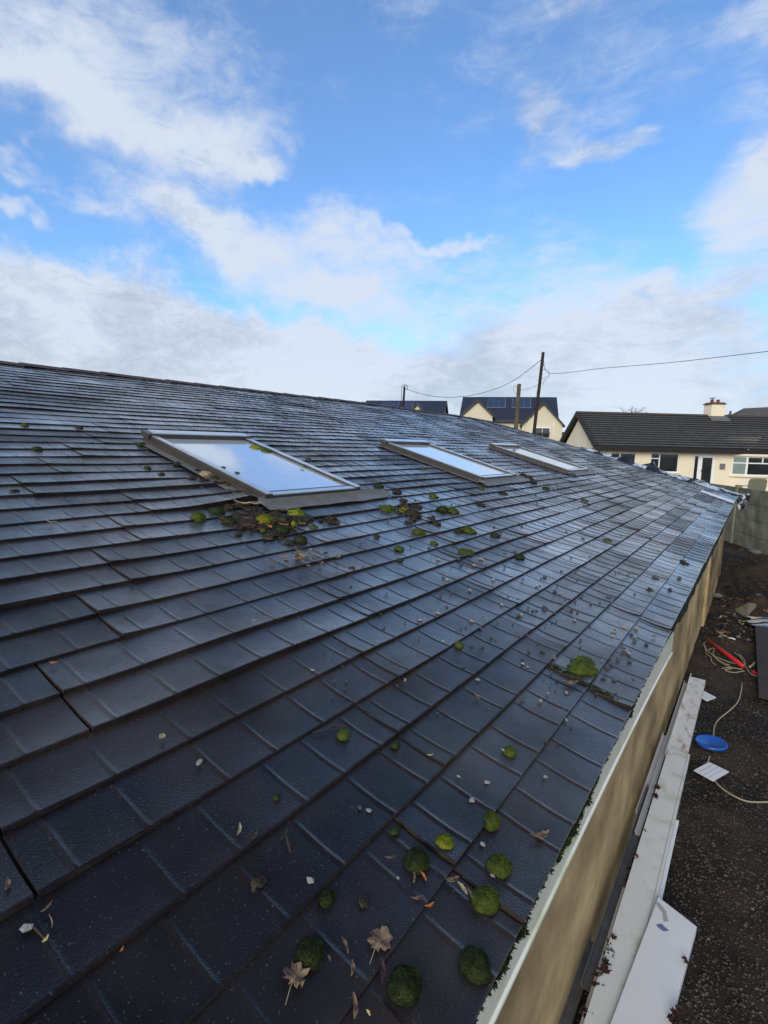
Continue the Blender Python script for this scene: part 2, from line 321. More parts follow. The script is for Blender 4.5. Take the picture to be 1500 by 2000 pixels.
# ------------------------------------------------------------------ ground
def ground_z(x, y):
    d = (x + .46) * .892 + (y - 21.4) * .452
    v = x * VV.x + y * VV.y
    h = .9 * max(min(1, max(0, (d - .15) / .5)), min(1, max(0, (v - 24) / 2)))
    if -1.2 < x < 6 and y < 22 and d < .1:
        a = min(1, max(0, (x + .9) / .3)) if x < -.5 else 1
        h += a * .012 * fbm(x * 3, y * 3, 1)
        pit = math.exp(-(((y - 15.2) / 2.2) ** 4)) * min(1, max(0, (x + .42) / .35)); h -= .55 * pit * a
        rough = math.exp(-(((y - 13.5) / 4.0) ** 4)); h += a * rough * (.13 * fbm(x * 2.2, y * 2.2, 5) + .05 * fbm(x * 8, y * 8, 2))
        md = math.exp(-((x - .45) / .55) ** 2 - ((y - 12.35) / .6) ** 2); h += .26 * md * a
    return h
def build_ground():
    xs = [-900, -300, -100, -45, -20, -8, -3, -1.2] + [-1.0 + .05 * i for i in range(72)] + [2.8, 3.3, 4, 5, 7, 12, 22, 45, 100, 300, 900]
    ys = [-900, -300, -80, -20, -6, -1, 0] + [.3 + .06 * i for i in range(352)] + [21.6, 21.9, 22.3, 22.8, 23.5, 25, 28, 34, 45, 60, 80, 120, 200, 400, 900]
    b = MB(); ids = [[b.vert((x, y, ground_z(x, y))) for x in xs] for y in ys]
    for j in range(len(ys) - 1):
        for i in range(len(xs) - 1): b.face((ids[j][i], ids[j][i + 1], ids[j + 1][i + 1], ids[j + 1][i]))
    b.build('ground', 'gravel_ground', smooth=True, origin=Vector((0, 0, 0)), kind='structure')
build_ground()
def build_gravel():
    b = MB(); rnd = random.Random(3)
    for i in range(26000):
        y = 1.6 + 12 * rnd.random() ** 1.6; x = -.5 + rnd.random() * (1.1 + y * .06)
        r = rnd.uniform(.004, .011) * (1.5 if rnd.random() < .06 else 1); z = ground_z(x, y) + r * .3
        g = rnd.choice((.5, .8, 1, 1, 1.5, 2.2)) if rnd.random() > .012 else 4.0
        b.tn = (g, g * rnd.uniform(.9, 1), g * rnd.uniform(.75, .95))
        a = rnd.random() * 6.28; c, s_ = math.cos(a), math.sin(a); rx = r * rnd.uniform(.8, 1.7)
        def q(u, v, w_): return (x + c * u * rx - s_ * v * r, y + s_ * u * rx + c * v * r, z + w_ * r * .7)
        P = [b.vert(q(*k)) for k in ((1, .1, 0), (.2, 1, 0), (-1, .2, 0), (-.1, -1, 0), (.1, .1, 1))]
        for k in range(4): b.face((P[k], P[(k + 1) % 4], P[4]))
    b.build('gravel', 'gravel', origin=Vector((0, 4, 0)), tint=True, kind='stuff', label='dark wet gravel chips covering the yard beside the building', cat='gravel')
build_gravel()

# ------------------------------------------------------------------ the tiled building
TH = R_(15.3); CS, SN = math.cos(TH), math.sin(TH)
EX, EZ = -.306, 2.048
TAB = [(-2, -.03), (2.2, -.028), (3, -.015), (4, 0), (6, .03), (9, .068), (13, .066), (15.6, .02)]
def dzy(y):
    if y <= TAB[0][0]: return TAB[0][1]
    for (a, p), (c, q) in zip(TAB, TAB[1:]):
        if y <= c: return p + (q - p) * (y - a) / (c - a)
    return TAB[-1][1]
Y0, Y1, SR = -1.2, 15.45, 6.86
def RP(s, y, h=0.0):
    wob = .006 * noise.noise(Vector((s * .9, y * .7, 3))) + .003 * noise.noise(Vector((s * 3, y * 2.2, 9)))
    h = h + wob
    return Vector((EX - s * CS + h * SN, y, EZ + s * SN + h * CS + dzy(y) * max(0.0, s / 6.9) ** 1.5))
def roof_at(px, py, h=.008):
    v = ray(px, py); n = Vector((SN, 0, CS)); o = Vector((EX, 0, EZ - CH))
    t = (n.dot(o) + h) / n.dot(v); P = v * t; s = (EX + h * SN - P.x) / CS; return s, P.y
house = thing('low_building', (-4, 7, 0), 'long low building under a wet dark stepped roof with three skylights and stained beige wall', 'building')
PP = .3235; PL = 1.08
JO = {0: .915, 1: .07, 2: .295, 3: .53, 4: .767, 5: .96, 6: .10, 7: .32, 8: 1.0, 9: .16, 10: .42, 11: .70, 12: .90, 13: .15, 14: .03, 15: .33, 16: .60, 17: .80, 18: 1.02, 19: .25, 20: .5, 21: .75}
def build_tiles():
    b = MB(); rnd = random.Random(11)
    ribsets = [(.055, .21, .33, .47, .60, .78, .91), (.05, .17, .29, .45, .57, .72, .88, .97), (.06, .19, .36, .49, .66, .79, .93)]
    k = 0; s0 = -.008
    while s0 < SR - .05:
        j = JO.get(k, .4); y = Y0 - ((Y0 - j) % PL)
        while y < Y1:
            ya, yb = max(y + .004, Y0), min(y + PL - .003, Y1)
            if yb - ya > .05:
                g = rnd.uniform(.70, 1.25); tn = (g * rnd.uniform(.97, 1.05), g, g * rnd.uniform(.97, 1.05))
                tilt = rnd.uniform(-.003, .003); lift0 = rnd.uniform(.003, .011); lift1 = rnd.uniform(-.001, .003); lift0 *= 1 - .35 * min(1, s0 / 4); sag = rnd.uniform(-.005, .007); jit = rnd.uniform(-.003, .003); skew = rnd.uniform(-.003, .003)
                for c in range(2):
                    sl_ = s0 + c * PP / 2; su = min(sl_ + PP / 2 + .012, SR)
                    if su - sl_ < .04: continue
                    ribs = [ya + r * (PL) * 1.0 + rnd.uniform(-.012, .012) for r in ribsets[rnd.randrange(3)]]
                    ribs = [r for r in ribs if ya + .03 < r < yb - .03]
                    st = [(ya, 0), (ya + .012, 0)]
                    for r in ribs: st += [(r - .0125, 0), (r - .0052, 0), (r - .0016, 1), (r + .0016, 1), (r + .0052, 0), (r + .0125, 0)]
                    st += [(yb - .004, 0), (yb, 0)]
                    rh = rnd.uniform(.0016, .0030) * (1 + .5 * min(1, max(0, (y - 2) / 4)))
                    ts = [0, .22, .44, .62, .77, .89, .965, .99, 1.0]
                    grid = []
                    for (yy, rb) in st:
                        rowv = []
                        u = (yy - y) / PL
                        base = lift0 * math.exp(-(yy - ya) / .10) + lift1 * math.exp(-(yb - yy) / .12) + sag * math.sin(math.pi * u) + tilt * (u - .5)
                        for t in ts:
                            h = .0025 + .0125 * (1 - .42 * min(1, s0 / 4)) * t ** 2.8 + base * (.35 + .65 * t) - (.0012 if t == 1.0 else 0)
                            if rb: h += rh * min(1, t / .12) * (1 if t < .98 else .3)
                            s = su + (sl_ - su) * t + (jit + skew * (u - .5) * 2) * t * (1 if c == 0 else .5) + (.0022 * noise.noise(Vector((yy * 30, s0 * 7, 1))) if t == 1.0 else 0)
                            if 1.3 < yy < 2.12 and 2.22 < sl_ < 2.62:           # kicked up beside the nearest skylight
                                h += .050 * min(1, max(0, (yy - 1.35) / .7)) ** 2 * (1.0 if sl_ < 2.4 else .35) * (.3 + .7 * t)
                            rowv.append(b.vert(RP(s, yy, h)))
                        grid.append(rowv)
                    b.cur = 0; b.tn = tn
                    for a in range(len(grid) - 1):
                        for q in range(len(ts) - 1): b.face((grid[a][q], grid[a + 1][q], grid[a + 1][q + 1], grid[a][q + 1]))
                    b.cur = 1
                    low = [b.vert(RP(sl_ + .002, yy, -.001)) for (yy, rb) in st]
                    top = [b.vert(b.v[grid[a][-1]].copy()) for a in range(len(st))]
                    for a in range(len(st) - 1): b.face((top[a], top[a + 1], low[a + 1], low[a]))
                    for e in (0, -1):                                         # ends of the strip
                        tp = [b.vert(b.v[i].copy()) for i in grid[e]]
                        bt = [b.vert(RP(su + (sl_ - su) * t, st[e][0], -.003)) for t in ts]
                        for q in range(len(ts) - 1): b.face((tp[q], tp[q + 1], bt[q + 1], bt[q]))
            y += PL
        s0 += PP; k += 1
    b.build('roof_courses', ['tile', 'tile_edge'], house, smooth=True, tint=True)
build_tiles()
def build_shell():
    b = MB()                                                  # deck under the courses, rear slope
    ys = [Y0 + (Y1 - Y0) * i / 40 for i in range(41)]
    for a, c in zip(ys, ys[1:]):
        for k in range(8):
            p, q = SR * k / 8, SR * (k + 1) / 8
            b.quad(RP(p, a, -.006), RP(p, c, -.006), RP(q, c, -.006), RP(q, a, -.006))
            b.quad(RP(p, a, -.05), RP(q, a, -.05), RP(q, c, -.05), RP(p, c, -.05))
    b.build('roof_deck', 'underlay', house)
    b = MB(); xr = RP(SR, 5, 0).x
    for a, c in zip(ys, ys[1:]):
        za, zc = RP(SR, a, .01).z, RP(SR, c, .01).z
        b.quad((xr, a, za), (xr, c, zc), (2 * xr - EX, c, EZ), (2 * xr - EX, a, EZ))
    b.build('rear_slope', 'roof_conc', house)
    b = MB(); rnd = random.Random(5); y = Y0                     # ridge caps
    while y < Y1 - .05:
        e = min(y + .45, Y1 + .02); l = rnd.uniform(0, .006)
        A = []
        for yy, hh in ((y, .018 + l), (y + .015, .020 + l), (e, .012 + l)):
            z = RP(SR, yy, 0).z
            A.append([b.vert((xr + dx, yy, z + hh + dz)) for dx, dz in ((.15, -.045), (.10, -.022), (.04, -.003), (0, .004), (-.04, -.003), (-.12, -.03))])
        for k in range(2):
            for q in range(5): b.face((A[k][q], A[k][q + 1], A[k + 1][q + 1], A[k + 1][q]))
        b.face(A[0]); y += .45
    b.build('ridge_cap', 'ridge_brown', house, smooth=False)
    xw = -.54; xb = 2 * xr + .54
    b = MB(); b.box((xw, Y0 + .1, -.6), (-.2, 0, 0), (0, Y1 - Y0 - .25, 0), (0, 0, EZ + .05 + .6)); b.build('wall', 'render', house)
    b = MB(); b.box((xw + .003, 10.4, -.7), (.04, 0, 0), (0, Y1 - 10.6, 0), (0, 0, 2.55)); b.build('pier', 'render', house)
    for yy in (Y0 + .1, Y1 - .35):
        b = MB(); b.prism([(xw - .2, yy, -.6), (xb, yy, -.6), (xb, yy, EZ), (xr, yy, RP(SR, yy).z - .08), (xw - .2, yy, EZ + .03)], (0, .2, 0)); b.build('gable_wall', 'render', house)
    b = MB(); b.box((xb, Y0 + .1, -.6), (.2, 0, 0), (0, Y1 - Y0 - .25, 0), (0, 0, EZ + .6)); b.build('rear_wall', 'render', house)
    # white board hanging at the eaves, slipping down towards its far end
    b = MB(); n = 24; pts = []
    for i in range(n + 1):
        y = Y0 + (3.42 - Y0) * i / n; k = max(0, (y - 1.0) / 2.4); zt = EZ - .012 - .085 * k ** 2.2; hgt = .112
        pts.append((y, zt, zt - hgt - .018 * k))
    for (y, zt, zb), (y2, zt2, zb2) in zip(pts, pts[1:]):
        xa = EX - .004; xb_ = EX - .016
        b.cur = 0
        b.quad((xa, y, zb), (xa, y2, zb2), (xa, y2, zt2), (xa, y, zt)); b.quad((xb_, y, zt), (xb_, y2, zt2), (xb_, y2, zb2), (xb_, y, zb))
        b.quad((xa, y, zt), (xa, y2, zt2), (xb_, y2, zt2), (xb_, y, zt))
        b.cur = 1                                            # the rolled lower lip
        b.quad((xa + .005, y, zb - .008), (xa + .005, y2, zb2 - .008), (xa + .005, y2, zb2 + .001), (xa + .005, y, zb + .001))
        b.quad((xa + .005, y, zb + .001), (xa + .005, y2, zb2 + .001), (xa, y2, zb2 + .006), (xa, y, zb + .006))
        b.quad((xb_, y, zb - .008), (xb_, y2, zb2 - .008), (xa + .005, y2, zb2 - .008), (xa + .005, y, zb - .008))
    y, zt, zb = pts[-1]; b.cur = 0; b.quad((EX - .004, y, zb), (EX - .016, y, zb), (EX - .016, y, zt), (EX - .004, y, zt))
    b.build('fascia_board', ['fascia', 'lip'], house)
    b = MB(); rnd = random.Random(2); n = 420; prev = None       # torn felt hanging where the board is gone
    for i in range(n + 1):
        y = 3.0 + (15.2 - 3.0) * i / n
        d = .120 + .035 * noise.noise(Vector((y * 1.3, 0, 0))) + .028 * noise.noise(Vector((y * 7, 1, 0))) + .014 * rnd.uniform(-1, 1)
        d *= min(1, .35 + (y - 3) * .8) * (1 if y < 9 else .7)
        x = EX + .001 + .006 * noise.noise(Vector((y * 4, 5, 0)))
        cur = (Vector((EX - .03, y, EZ - .004)), Vector((x, y, EZ - .012)), Vector((x - .006, y, EZ - .012 - d)))
        if prev:
            b.quad(prev[0], cur[0], cur[1], prev[1]); b.quad(prev[1], cur[1], cur[2], prev[2])
        prev = cur
    b.build('eaves_felt', 'underlay', house)
build_shell()
def RH(s, y, h): return RP(s, y, h)
def skylight(y0, y1, label, s0=2.20, s1=3.64):
    H = .078; fr = .055
    b = MB()
    def bx(sa, sb, ya, yb, ha, hb, m=0):
        b.cur = m
        P = [RH(sa, ya, ha), RH(sa, yb, ha), RH(sb, yb, ha), RH(sb, ya, ha)]; n_ = Vector((SN, 0, CS)) * (hb - ha)
        b.prism(P, n_)
    # side, bottom and top members; each has a lower curb and a proud outer cover
    for ya, yb in ((y0, y0 + fr), (y1 - fr, y1)):
        bx(s0 + .02, s1 - .02, ya, yb, -.02, H - .030)
        bx(s0 + .005, s1 - .11, ya + (.006 if ya == y0 else -.004), yb + (.004 if ya == y0 else -.006), H - .029, H - .004, 0)
        bx(s0 + .004, s1 - .112, ya + (.012 if ya == y0 else .0), yb + (0 if ya == y0 else -.012), H - .003, H + .003, 1)
    bx(s0 + .02, s0 + .075, y0 + fr + .001, y1 - fr - .001, -.02, H - .03)
    bx(s0 + .005, s0 + .060, y0 + fr + .004, y1 - fr - .004, H - .029, H - .016, 0)
    bx(s0 + .008, s0 + .055, y0 + fr + .004, y1 - fr - .004, H - .015, H - .009, 1)
    bx(s1 - .09, s1 - .021, y0 + fr + .001, y1 - fr - .001, -.02, H - .03)
    f = b.build('skylight', ['frame', 'frame_top'], house, label=label)
    def sub(name, mats, boxes):
        nonlocal b
        b = MB()
        for q in boxes: bx(*q)
        return b.build(name, mats, f)
    sub('hood', ['frame', 'frame_top'], [(s1 - .109, s1, y0 - .012, y1 + .012, H - .028, H + .012, 0), (s1 - .105, s1 - .012, y0 + .03, y1 - .008, H + .013, H + .022, 1)])
    sub('glass', 'glass', [(s0 + .061, s1 - .11, y0 + fr + .005, y1 - fr - .005, H - .034, H - .020)])
    sub('glazing_bar', 'frame', [(s0 + .062, s0 + .085, y0 + fr + .006, y1 - fr - .006, H - .019, H - .013)])
    b = MB()                                                  # apron flashing below, dressed over the courses
    e0, e1 = y0 - .05, y1 + .34; n = 26; prof = [(s0 + .012, .060), (s0 + .004, .034), (s0 - .006, .030), (s0 - .03, .026), (s0 - .08, .022), (s0 - .118, .020)]
    rows = []
    for i in range(n + 1):
        y = e0 + (e1 - e0) * i / n; r = []
        outer = max(0, (y - y1) / .34)
        for k, (s, h) in enumerate(prof):
            hh = h * (1 - .55 * outer if k < 3 else 1) + .004 * noise.noise(Vector((y * 9, k * 2.1, y0))); ss = s + (.012 * noise.noise(Vector((y * 6, 3, y0))) if k == 5 else 0) - (.0 if k < 3 else .0)
            if k >= 4: ss += .07 * outer ** 3
            r.append(b.vert(RH(ss, y, hh)))
        rows.append(r)
    for i in range(n):
        for k in range(5): b.face((rows[i][k], rows[i + 1][k], rows[i + 1][k + 1], rows[i][k + 1]))
    b.build('apron_flashing', 'lead', f, smooth=True)
    b = MB()
    for ya, yb in ((y0 - .075, y0 - .001), (y1 + .001, y1 + .075)):
        for i in range(12):
            sa = s0 + (s1 - s0) * i / 12; sb = s0 + (s1 - s0) * (i + 1) / 12
            b.quad(RH(sa, ya, .017), RH(sa, yb, .017), RH(sb, yb, .017), RH(sb, ya, .017))
        b.build('side_flashing', 'lead', f); b = MB()
skylight(2.10, 3.04, 'nearest skylight, largest in view, moss along its top edge')
skylight(5.14, 6.16, 'middle skylight of the three')
skylight(8.33, 9.50, 'farthest skylight, towards the roof end')

# torn foil membrane along the far verge
def membrane():
    b = MB(); n = 240; prev = None; nj = 20
    def nz(a, c, d): return noise.noise(Vector((a, c, d)))
    for i in range(n + 1):
        s = 4.0 - 4.1 * i / n; row = []; k = i / n
        hump = .13 * math.exp(-((s - 2.72) / .14) ** 2) + .11 * math.exp(-((s - 2.02) / .17) ** 2) + .05 * math.exp(-((s - .95) / .3) ** 2) + .025
        wid = (.22 + .55 * min(1, max(0, (3.9 - s) / 1.6))) * (1 + .35 * nz(s * 2.3, 1, 5) + .2 * nz(s * 9, 2, 5))
        for j in range(nj + 1):
            t = j / nj; dy = .30 - (wid + .30) * t                 # t = 0 hanging past the verge, 1 inner edge
            if t < .22: w_ = -1.4 * (1 - t / .22)
            else: w_ = math.sin(math.pi * min(1, (t - .22) / .78)) ** .8
            cr = .030 * abs(nz(s * 11, dy * 9, 8)) + .018 * nz(s * 26, dy * 20, 4)
            h = w_ * .13 + cr if w_ < 0 else .014 + hump * w_ * (1 + .7 * nz(s * 7, dy * 5, 2)) + max(0, cr) * min(1, 3 * (1 - t) + .2)
            if t > .9: h = max(.012, h)
            row.append(b.vert(RP(s, 15.42 + dy, h)))
        if prev:
            for j in range(nj):
                dyj = .30 - (wid + .30) * j / nj
                blk = nz(s * 4.5, dyj * 4, 11) > .10 or (j > nj * .55 and (abs(s - 2.62) < .22 or abs(s - 1.95) < .12))
                b.cur = 1 if blk else 0; b.face((prev[j], prev[j + 1], row[j + 1], row[j]))
        prev = row
    # hanging flap off the corner
    for a in range(9):
        for c in range(7):
            def q(u, v):
                return Vector((EX + .01 + .23 * u / 9 + .06 * noise.noise(Vector((u * .6, v * .7, 1))), 14.7 + .85 * u / 9 + .06 * noise.noise(Vector((u * .5, v, 3))), EZ + .05 - .42 * (v / 7) * (.55 + .45 * math.sin(u * .5)) - .03 * abs(noise.noise(Vector((u, v, 6))))))
            b.cur = 1 if (c > 3) != (a % 4 == 1) else 0
            b.quad(q(a, c), q(a + 1, c), q(a + 1, c + 1), q(a, c + 1))
    b.build('plastic_membrane', ['foil', 'membrane'], smooth=True, label='torn silver and black plastic membrane crumpled along the far roof edge', cat='membrane')
    b = MB()
    a, c = roof_at(1368, 963), roof_at(1432, 986); wv = .055
    A = [RP(a[0], a[1], .035), RP(c[0], c[1], .035), RP(c[0] + .01, c[1] + .42, .045), RP(a[0] + .01, a[1] + .30, .045)]
    b.prism(A, (0, 0, .012)); b.build('trim_strip', 'upvc', label='white trim strip lying by the foil at the far roof corner', cat='trim strip')
membrane()

# ------------------------------------------------------------------ small things on the roof
def blob(name, mats, P, r, nrm, squash, seed, spikes=0, amp=.25, el=1.0, ang=0.0, rough=False, **kw):
    rnd = random.Random(seed); b = MB()
    big = r * RM.determinant() > .02
    nu, nv = (22, 9) if big else (12, 5)
    n_ = Vector(nrm).normalized(); a = n_.cross(Vector((0, 1, 0))).normalized(); c = n_.cross(a)
    ca, sa = math.cos(ang), math.sin(ang); a2 = a * ca + c * sa; c2 = c * ca - a * sa
    so_ = seed * 3.7
    def pt(th, ph):
        d = Vector((math.cos(th) * math.cos(ph) * el, math.sin(th) * math.cos(ph), math.sin(ph)))
        k = 1 + amp * noise.noise(d * 1.6 + Vector((so_, 0, 0))) + amp * (1.1 if rough else .5) * noise.noise(d * 5 + Vector((0, so_, 0)))
        d2 = d * k * r; return P + a2 * d2.x + c2 * d2.y + n_ * (d2.z * squash - r * .04)
    rings = []
    for j in range(nv):
        ph = (j / nv) * math.pi / 2 - .18 * (j == 0)
        rings.append([b.vert(pt(2 * math.pi * i / nu, ph)) for i in range(nu)])
    top = b.vert(pt(0, math.pi / 2))
    for j in range(nv - 1):
        for i in range(nu): b.face((rings[j][i], rings[j][(i + 1) % nu], rings[j + 1][(i + 1) % nu], rings[j + 1][i]))
    for i in range(nu): b.face((rings[-1][i], rings[-1][(i + 1) % nu], top))
    for q in range(spikes):                                   # fine moss shoots
        th = rnd.random() * 6.283; ph = math.asin(rnd.random() ** .8); p = pt(th, ph)
        out = (p - P).normalized() + n_ * .3 + Vector((rnd.uniform(-.4, .4), rnd.uniform(-.4, .4), rnd.uniform(-.3, .3)))
        out.normalize(); L = r * rnd.uniform(.05, .13) * (.75 if spikes > 3000 else 1); sd_ = out.cross(Vector((rnd.random(), rnd.random(), .5))).normalized() * L * .28
        b.cur = rnd.choice((0, 0, 1)) if len(mats) > 1 else 0
        b.face([b.vert(p - sd_), b.vert(p + sd_), b.vert(p + out * L)])
    return b.build(name, mats, smooth=not rough, origin=P, **kw)
NR = Vector((SN, 0, CS))
def rad(px, py, wpx, P): return .5 * wpx / 1000.0 * (P - Vector((0, 0, CH))).dot(RM.col[2])
MOSS = [  # px, py, width px, kind, elongation, label
 (959, 1600, 37, 1, 1.15, 'tall round moss cushion by the course line, highest of the near-corner group'),
 (868, 1645, 38, 2, 1.0, 'small yellow-green moss cushion between two larger ones near the roof corner'),
 (815, 1676, 51, 0, 1.1, 'dark round moss cushion beside brown leaf scraps'),
 (975, 1687, 50, 1, 1.15, 'oval green moss cushion with a white chip at its lower edge'),
 (948, 1752, 56, 1, 1.2, 'lumpy yellow-green moss cushion beside the brown leaf litter, close to the eaves'),
 (639, 1750, 33, 0, 1.1, 'flattened dark moss tuft caught on a course edge, above the maple leaf'),
 (606, 1855, 54, 0, 1.0, 'very dark moss cushion directly above the torn maple leaf'),
 (928, 1880, 62, 0, 1.0, 'broad dark green moss cushion at the eaves edge near the bottom'),
 (790, 1918, 66, 0, 1.05, 'largest smooth dark green moss dome, lowest on the roof'),
 (772, 1619, 22, 0, 1.6, 'thin dark moss strip in the upright joint above the near cushions'),
 (541, 1554, 15, 0, 1.0, 'tiny dark moss sprig alone in the middle of a near course'),
 (671, 1431, 26, 1, 1.0, 'round bright moss ball with a twig behind it'),
 (773, 1452, 18, 0, 1.3, 'small dark moss tuft at a joint crossing below the round moss ball'),
 (996, 1466, 26, 1, 1.0, 'green moss ball with a pale pebble on its left'),
 (1135, 1300, 56, 1, 1.45, 'long bright oval moss cushion beside the gravel scatter'),
 (897, 1257, 18, 1, 1.0, 'small green moss ball on a course edge, mid roof'),
 (1014, 1085, 21, 0, 1.4, 'dark flat moss pad upslope of the stone scatter'),
 (1187, 1053, 18, 1, 1.5, 'lone green moss pad on the far right courses'),
 (910, 1074, 30, 1, 1.4, 'long olive moss pad, lowest in the line below the middle skylight'),
 (849, 1058, 15, 1, 1.0, 'small round green moss tuft left of the long olive pad'),
 (967, 1043, 20, 0, 1.1, 'dark ragged moss clump right of the big brown-green one'),
 (915, 1033, 28, 1, 1.3, 'brown and green moss clump between the first two skylights, two courses below'),
 (817, 1035, 27, 1, 1.0, 'upright bright moss clump with pale underside below the brown debris'),
 (780, 1067, 20, 1, 1.5, 'small bright flat moss pad with yellow tip'),
 (737, 1044, 14, 0, 1.5, 'small olive moss smear below the nearest apron flashing'),
 (757, 988, 30, 1, 1.4, 'bright moss clump touching the right end of the nearest apron flashing'),
 (790, 993, 22, 2, 1.2, 'yellow-green moss clump set in brown debris right of the nearest skylight'),
 (866, 992, 26, 0, 1.3, 'olive moss left half of the wide pad below the middle skylight'),
 (884, 995, 24, 1, 1.3, 'green moss right half of the wide pad below the middle skylight'),
 (847, 967, 19, 1, 1.2, 'green moss pad just left of the middle skylight foot'),
 (740, 946, 18, 0, 1.3, 'olive moss pad against the right side of the nearest skylight'),
 (940, 953, 13, 1, 1.4, 'small moss pad directly below the middle skylight corner'),
 (983, 962, 18, 0, 1.5, 'dark olive moss pad below the middle apron flashing'),
 (1067, 953, 16, 0, 1.1, 'dark moss clump with crumbs between the middle and farthest skylights'),
 (1142, 977, 15, 1, 1.4, 'lone moss pad below the farthest skylight'),
 (826, 914, 12, 1, 1.5, 'small moss pad high on the left of the middle skylight'),
 (818, 895, 11, 0, 1.3, 'brownish moss pad near the upper left side of the middle skylight'),
 (917, 929, 12, 1, 1.3, 'moss pad wedged against the lower left side of the middle skylight'),
 (387, 1005, 28, 1, 1.2, 'rounded green moss pad left of the debris heap'),
 (424, 994, 26, 0, 1.4, 'dark green moss pad at the left end of the debris heap'),
 (448, 1014, 24, 0, 1.4, 'brown-green moss lump low on the left of the debris heap'),
 (518, 1011, 34, 2, 1.2, 'brightest lime green moss hump in the debris heap'),
 (578, 999, 30, 2, 1.2, 'yellow-green moss hump under the nearest apron flashing'),
 (573, 1020, 14, 2, 1.0, 'small lime moss knob in the right of the debris heap'),
 (514, 1033, 13, 1, 1.0, 'small green moss knob on the lower left of the debris heap'),
 (551, 1032, 26, 0, 1.1, 'dark moss mound at the foot of the debris heap'),
 (613, 1027, 16, 1, 1.2, 'small moss tuft with a white fleck right of the debris heap'),
 (587, 1050, 26, 0, 1.3, 'dark moss lump one course below the debris heap'),
 (628, 1012, 12, 0, 1.3, 'tiny olive moss pad under the middle of the nearest flashing'),
 (459, 961, 16, 1, 1.2, 'green moss tuft on the kicked-up course by the nearest skylight'),
 (442, 945, 15, 1, 1.2, 'green moss tuft against the lower left side of the nearest skylight'),
 (422, 932, 20, 0, 1.5, 'dark olive moss beside the orange tuft'),
 (384, 917, 14, 0, 1.3, 'dark moss pad half way up the left of the nearest skylight'),
 (364, 901, 14, 1, 1.3, 'yellowish moss pad above the half-way pad left of the nearest skylight'),
 (346, 903, 13, 0, 1.3, 'olive moss pad leftmost of the upper row beside the nearest skylight'),
 (288, 910, 12, 0, 1.4, 'lone dark moss pad well left of the nearest skylight'),
 (276, 864, 15, 0, 1.6, 'dark moss smear near the top left corner of the nearest skylight'),
 (602, 894, 10, 1, 1.1, 'small moss tuft right of the nearest skylight glass'),
 (48, 825, 13, 1, 1.4, 'moss pad at the far left edge of the roof'),
 (155, 830, 12, 0, 1.6, 'olive moss pad left of the nearest skylight near a course edge'),
 (73, 871, 15, 0, 1.7, 'flat dark moss pad lowest at the far left'),
 (782, 1090, 12, 0, 1.3, 'small moss scrap beside the brown leaf litter mid roof'),
 (501, 1161, 0, 0, 1, ''),
]
for i, (px, py, wp, kd, el_, lb) in enumerate(MOSS):
    if not wp: continue
    s, y = roof_at(px, py + wp * .14, .010); P = RP(s, y, .008); r = rad(px, py, wp, P)
    big = wp * 1.0 >= 22
    mats = {0: ['moss_dark', 'moss'], 1: ['moss', 'moss_bright'], 2: ['moss_bright', 'moss']}[kd]
    dist = P.y
    sp = int((3800 if wp > 30 and dist < 2 else 500 if wp > 20 else 160))
    sq = .9 if dist < 2.2 else .55
    blob('moss_cushion', mats, P, r / max(1, el_ ** .5), NR, sq, i + 1, sp, .50 if dist > 2 else .15, el_, random.Random(i).uniform(.9, 1.9), label=lb, cat='moss')
# moss lying on the nearest skylight
for i, (px, py, wp, kd, lb) in enumerate([(500, 867, 22, 2, 'yellow-green moss on the upper right glass edge of the nearest skylight'), (521, 874, 18, 0, 'dark moss just below the yellow-green moss on the nearest skylight glass'),
        (657, 930, 12, 1, 'moss scrap at the lower right glass corner of the nearest skylight'), (464, 915, 10, 0, 'moss crumb on the left glass edge of the nearest skylight, lower one'),
        (437, 904, 9, 1, 'moss crumb on the left glass edge of the nearest skylight, upper one'), (592, 905, 9, 0, 'dark crumb of moss on the right cover of the nearest skylight')]):
    s, y = roof_at(px, py + 3, .075); P = RP(s, y, .062 if i not in (5,) else .078); r = rad(px, py, wp, P)
    blob('moss_cushion', ['moss_bright', 'moss'] if kd == 2 else ['moss', 'moss_dark'], P, r * .8, NR, .5, 200 + i, 120, .3, 1.4, 1.3, label=lb, cat='moss')
# dirt lumps
_r = random.Random(31)
DIRT = [(int(_r.gauss(530, 38)), int(_r.gauss(1016, 12)), _r.randint(10, 22)) for _ in range(34)] + [(int(_r.gauss(800, 12)), int(_r.gauss(996, 8)), _r.randint(8, 14)) for _ in range(10)] + [(int(_r.gauss(402, 14)), int(_r.gauss(932, 7)), _r.randint(7, 13)) for _ in range(12)] + [(492, 1017, 34), (540, 1035, 30), (548, 1006, 36), (573, 1008, 26), (590, 1014, 24), (505, 1000, 26), (527, 1040, 22), (560, 1026, 26), (600, 1008, 20), (468, 1002, 26), (530, 1022, 26), (450, 985, 22), (470, 980, 24), (495, 988, 26),
        (803, 997, 26), (792, 985, 20), (808, 1010, 16), (799, 1018, 12), (776, 958, 17), (566, 1054, 15), (843, 1010, 16), (852, 1018, 14), (1030, 932, 18), (1042, 941, 14), (1022, 927, 12), (403, 925, 16), (395, 936, 14), (365, 942, 10), (315, 922, 12), (375, 930, 14), (28, 954, 12), (689, 1107, 14),
        (507, 1720, 22), (710, 1757, 18), (1102, 921, 14), (1118, 927, 12), (940, 985, 12), (1270, 1150, 11), (1335, 1095, 12), (897, 1035, 12), (838, 1068, 8)]
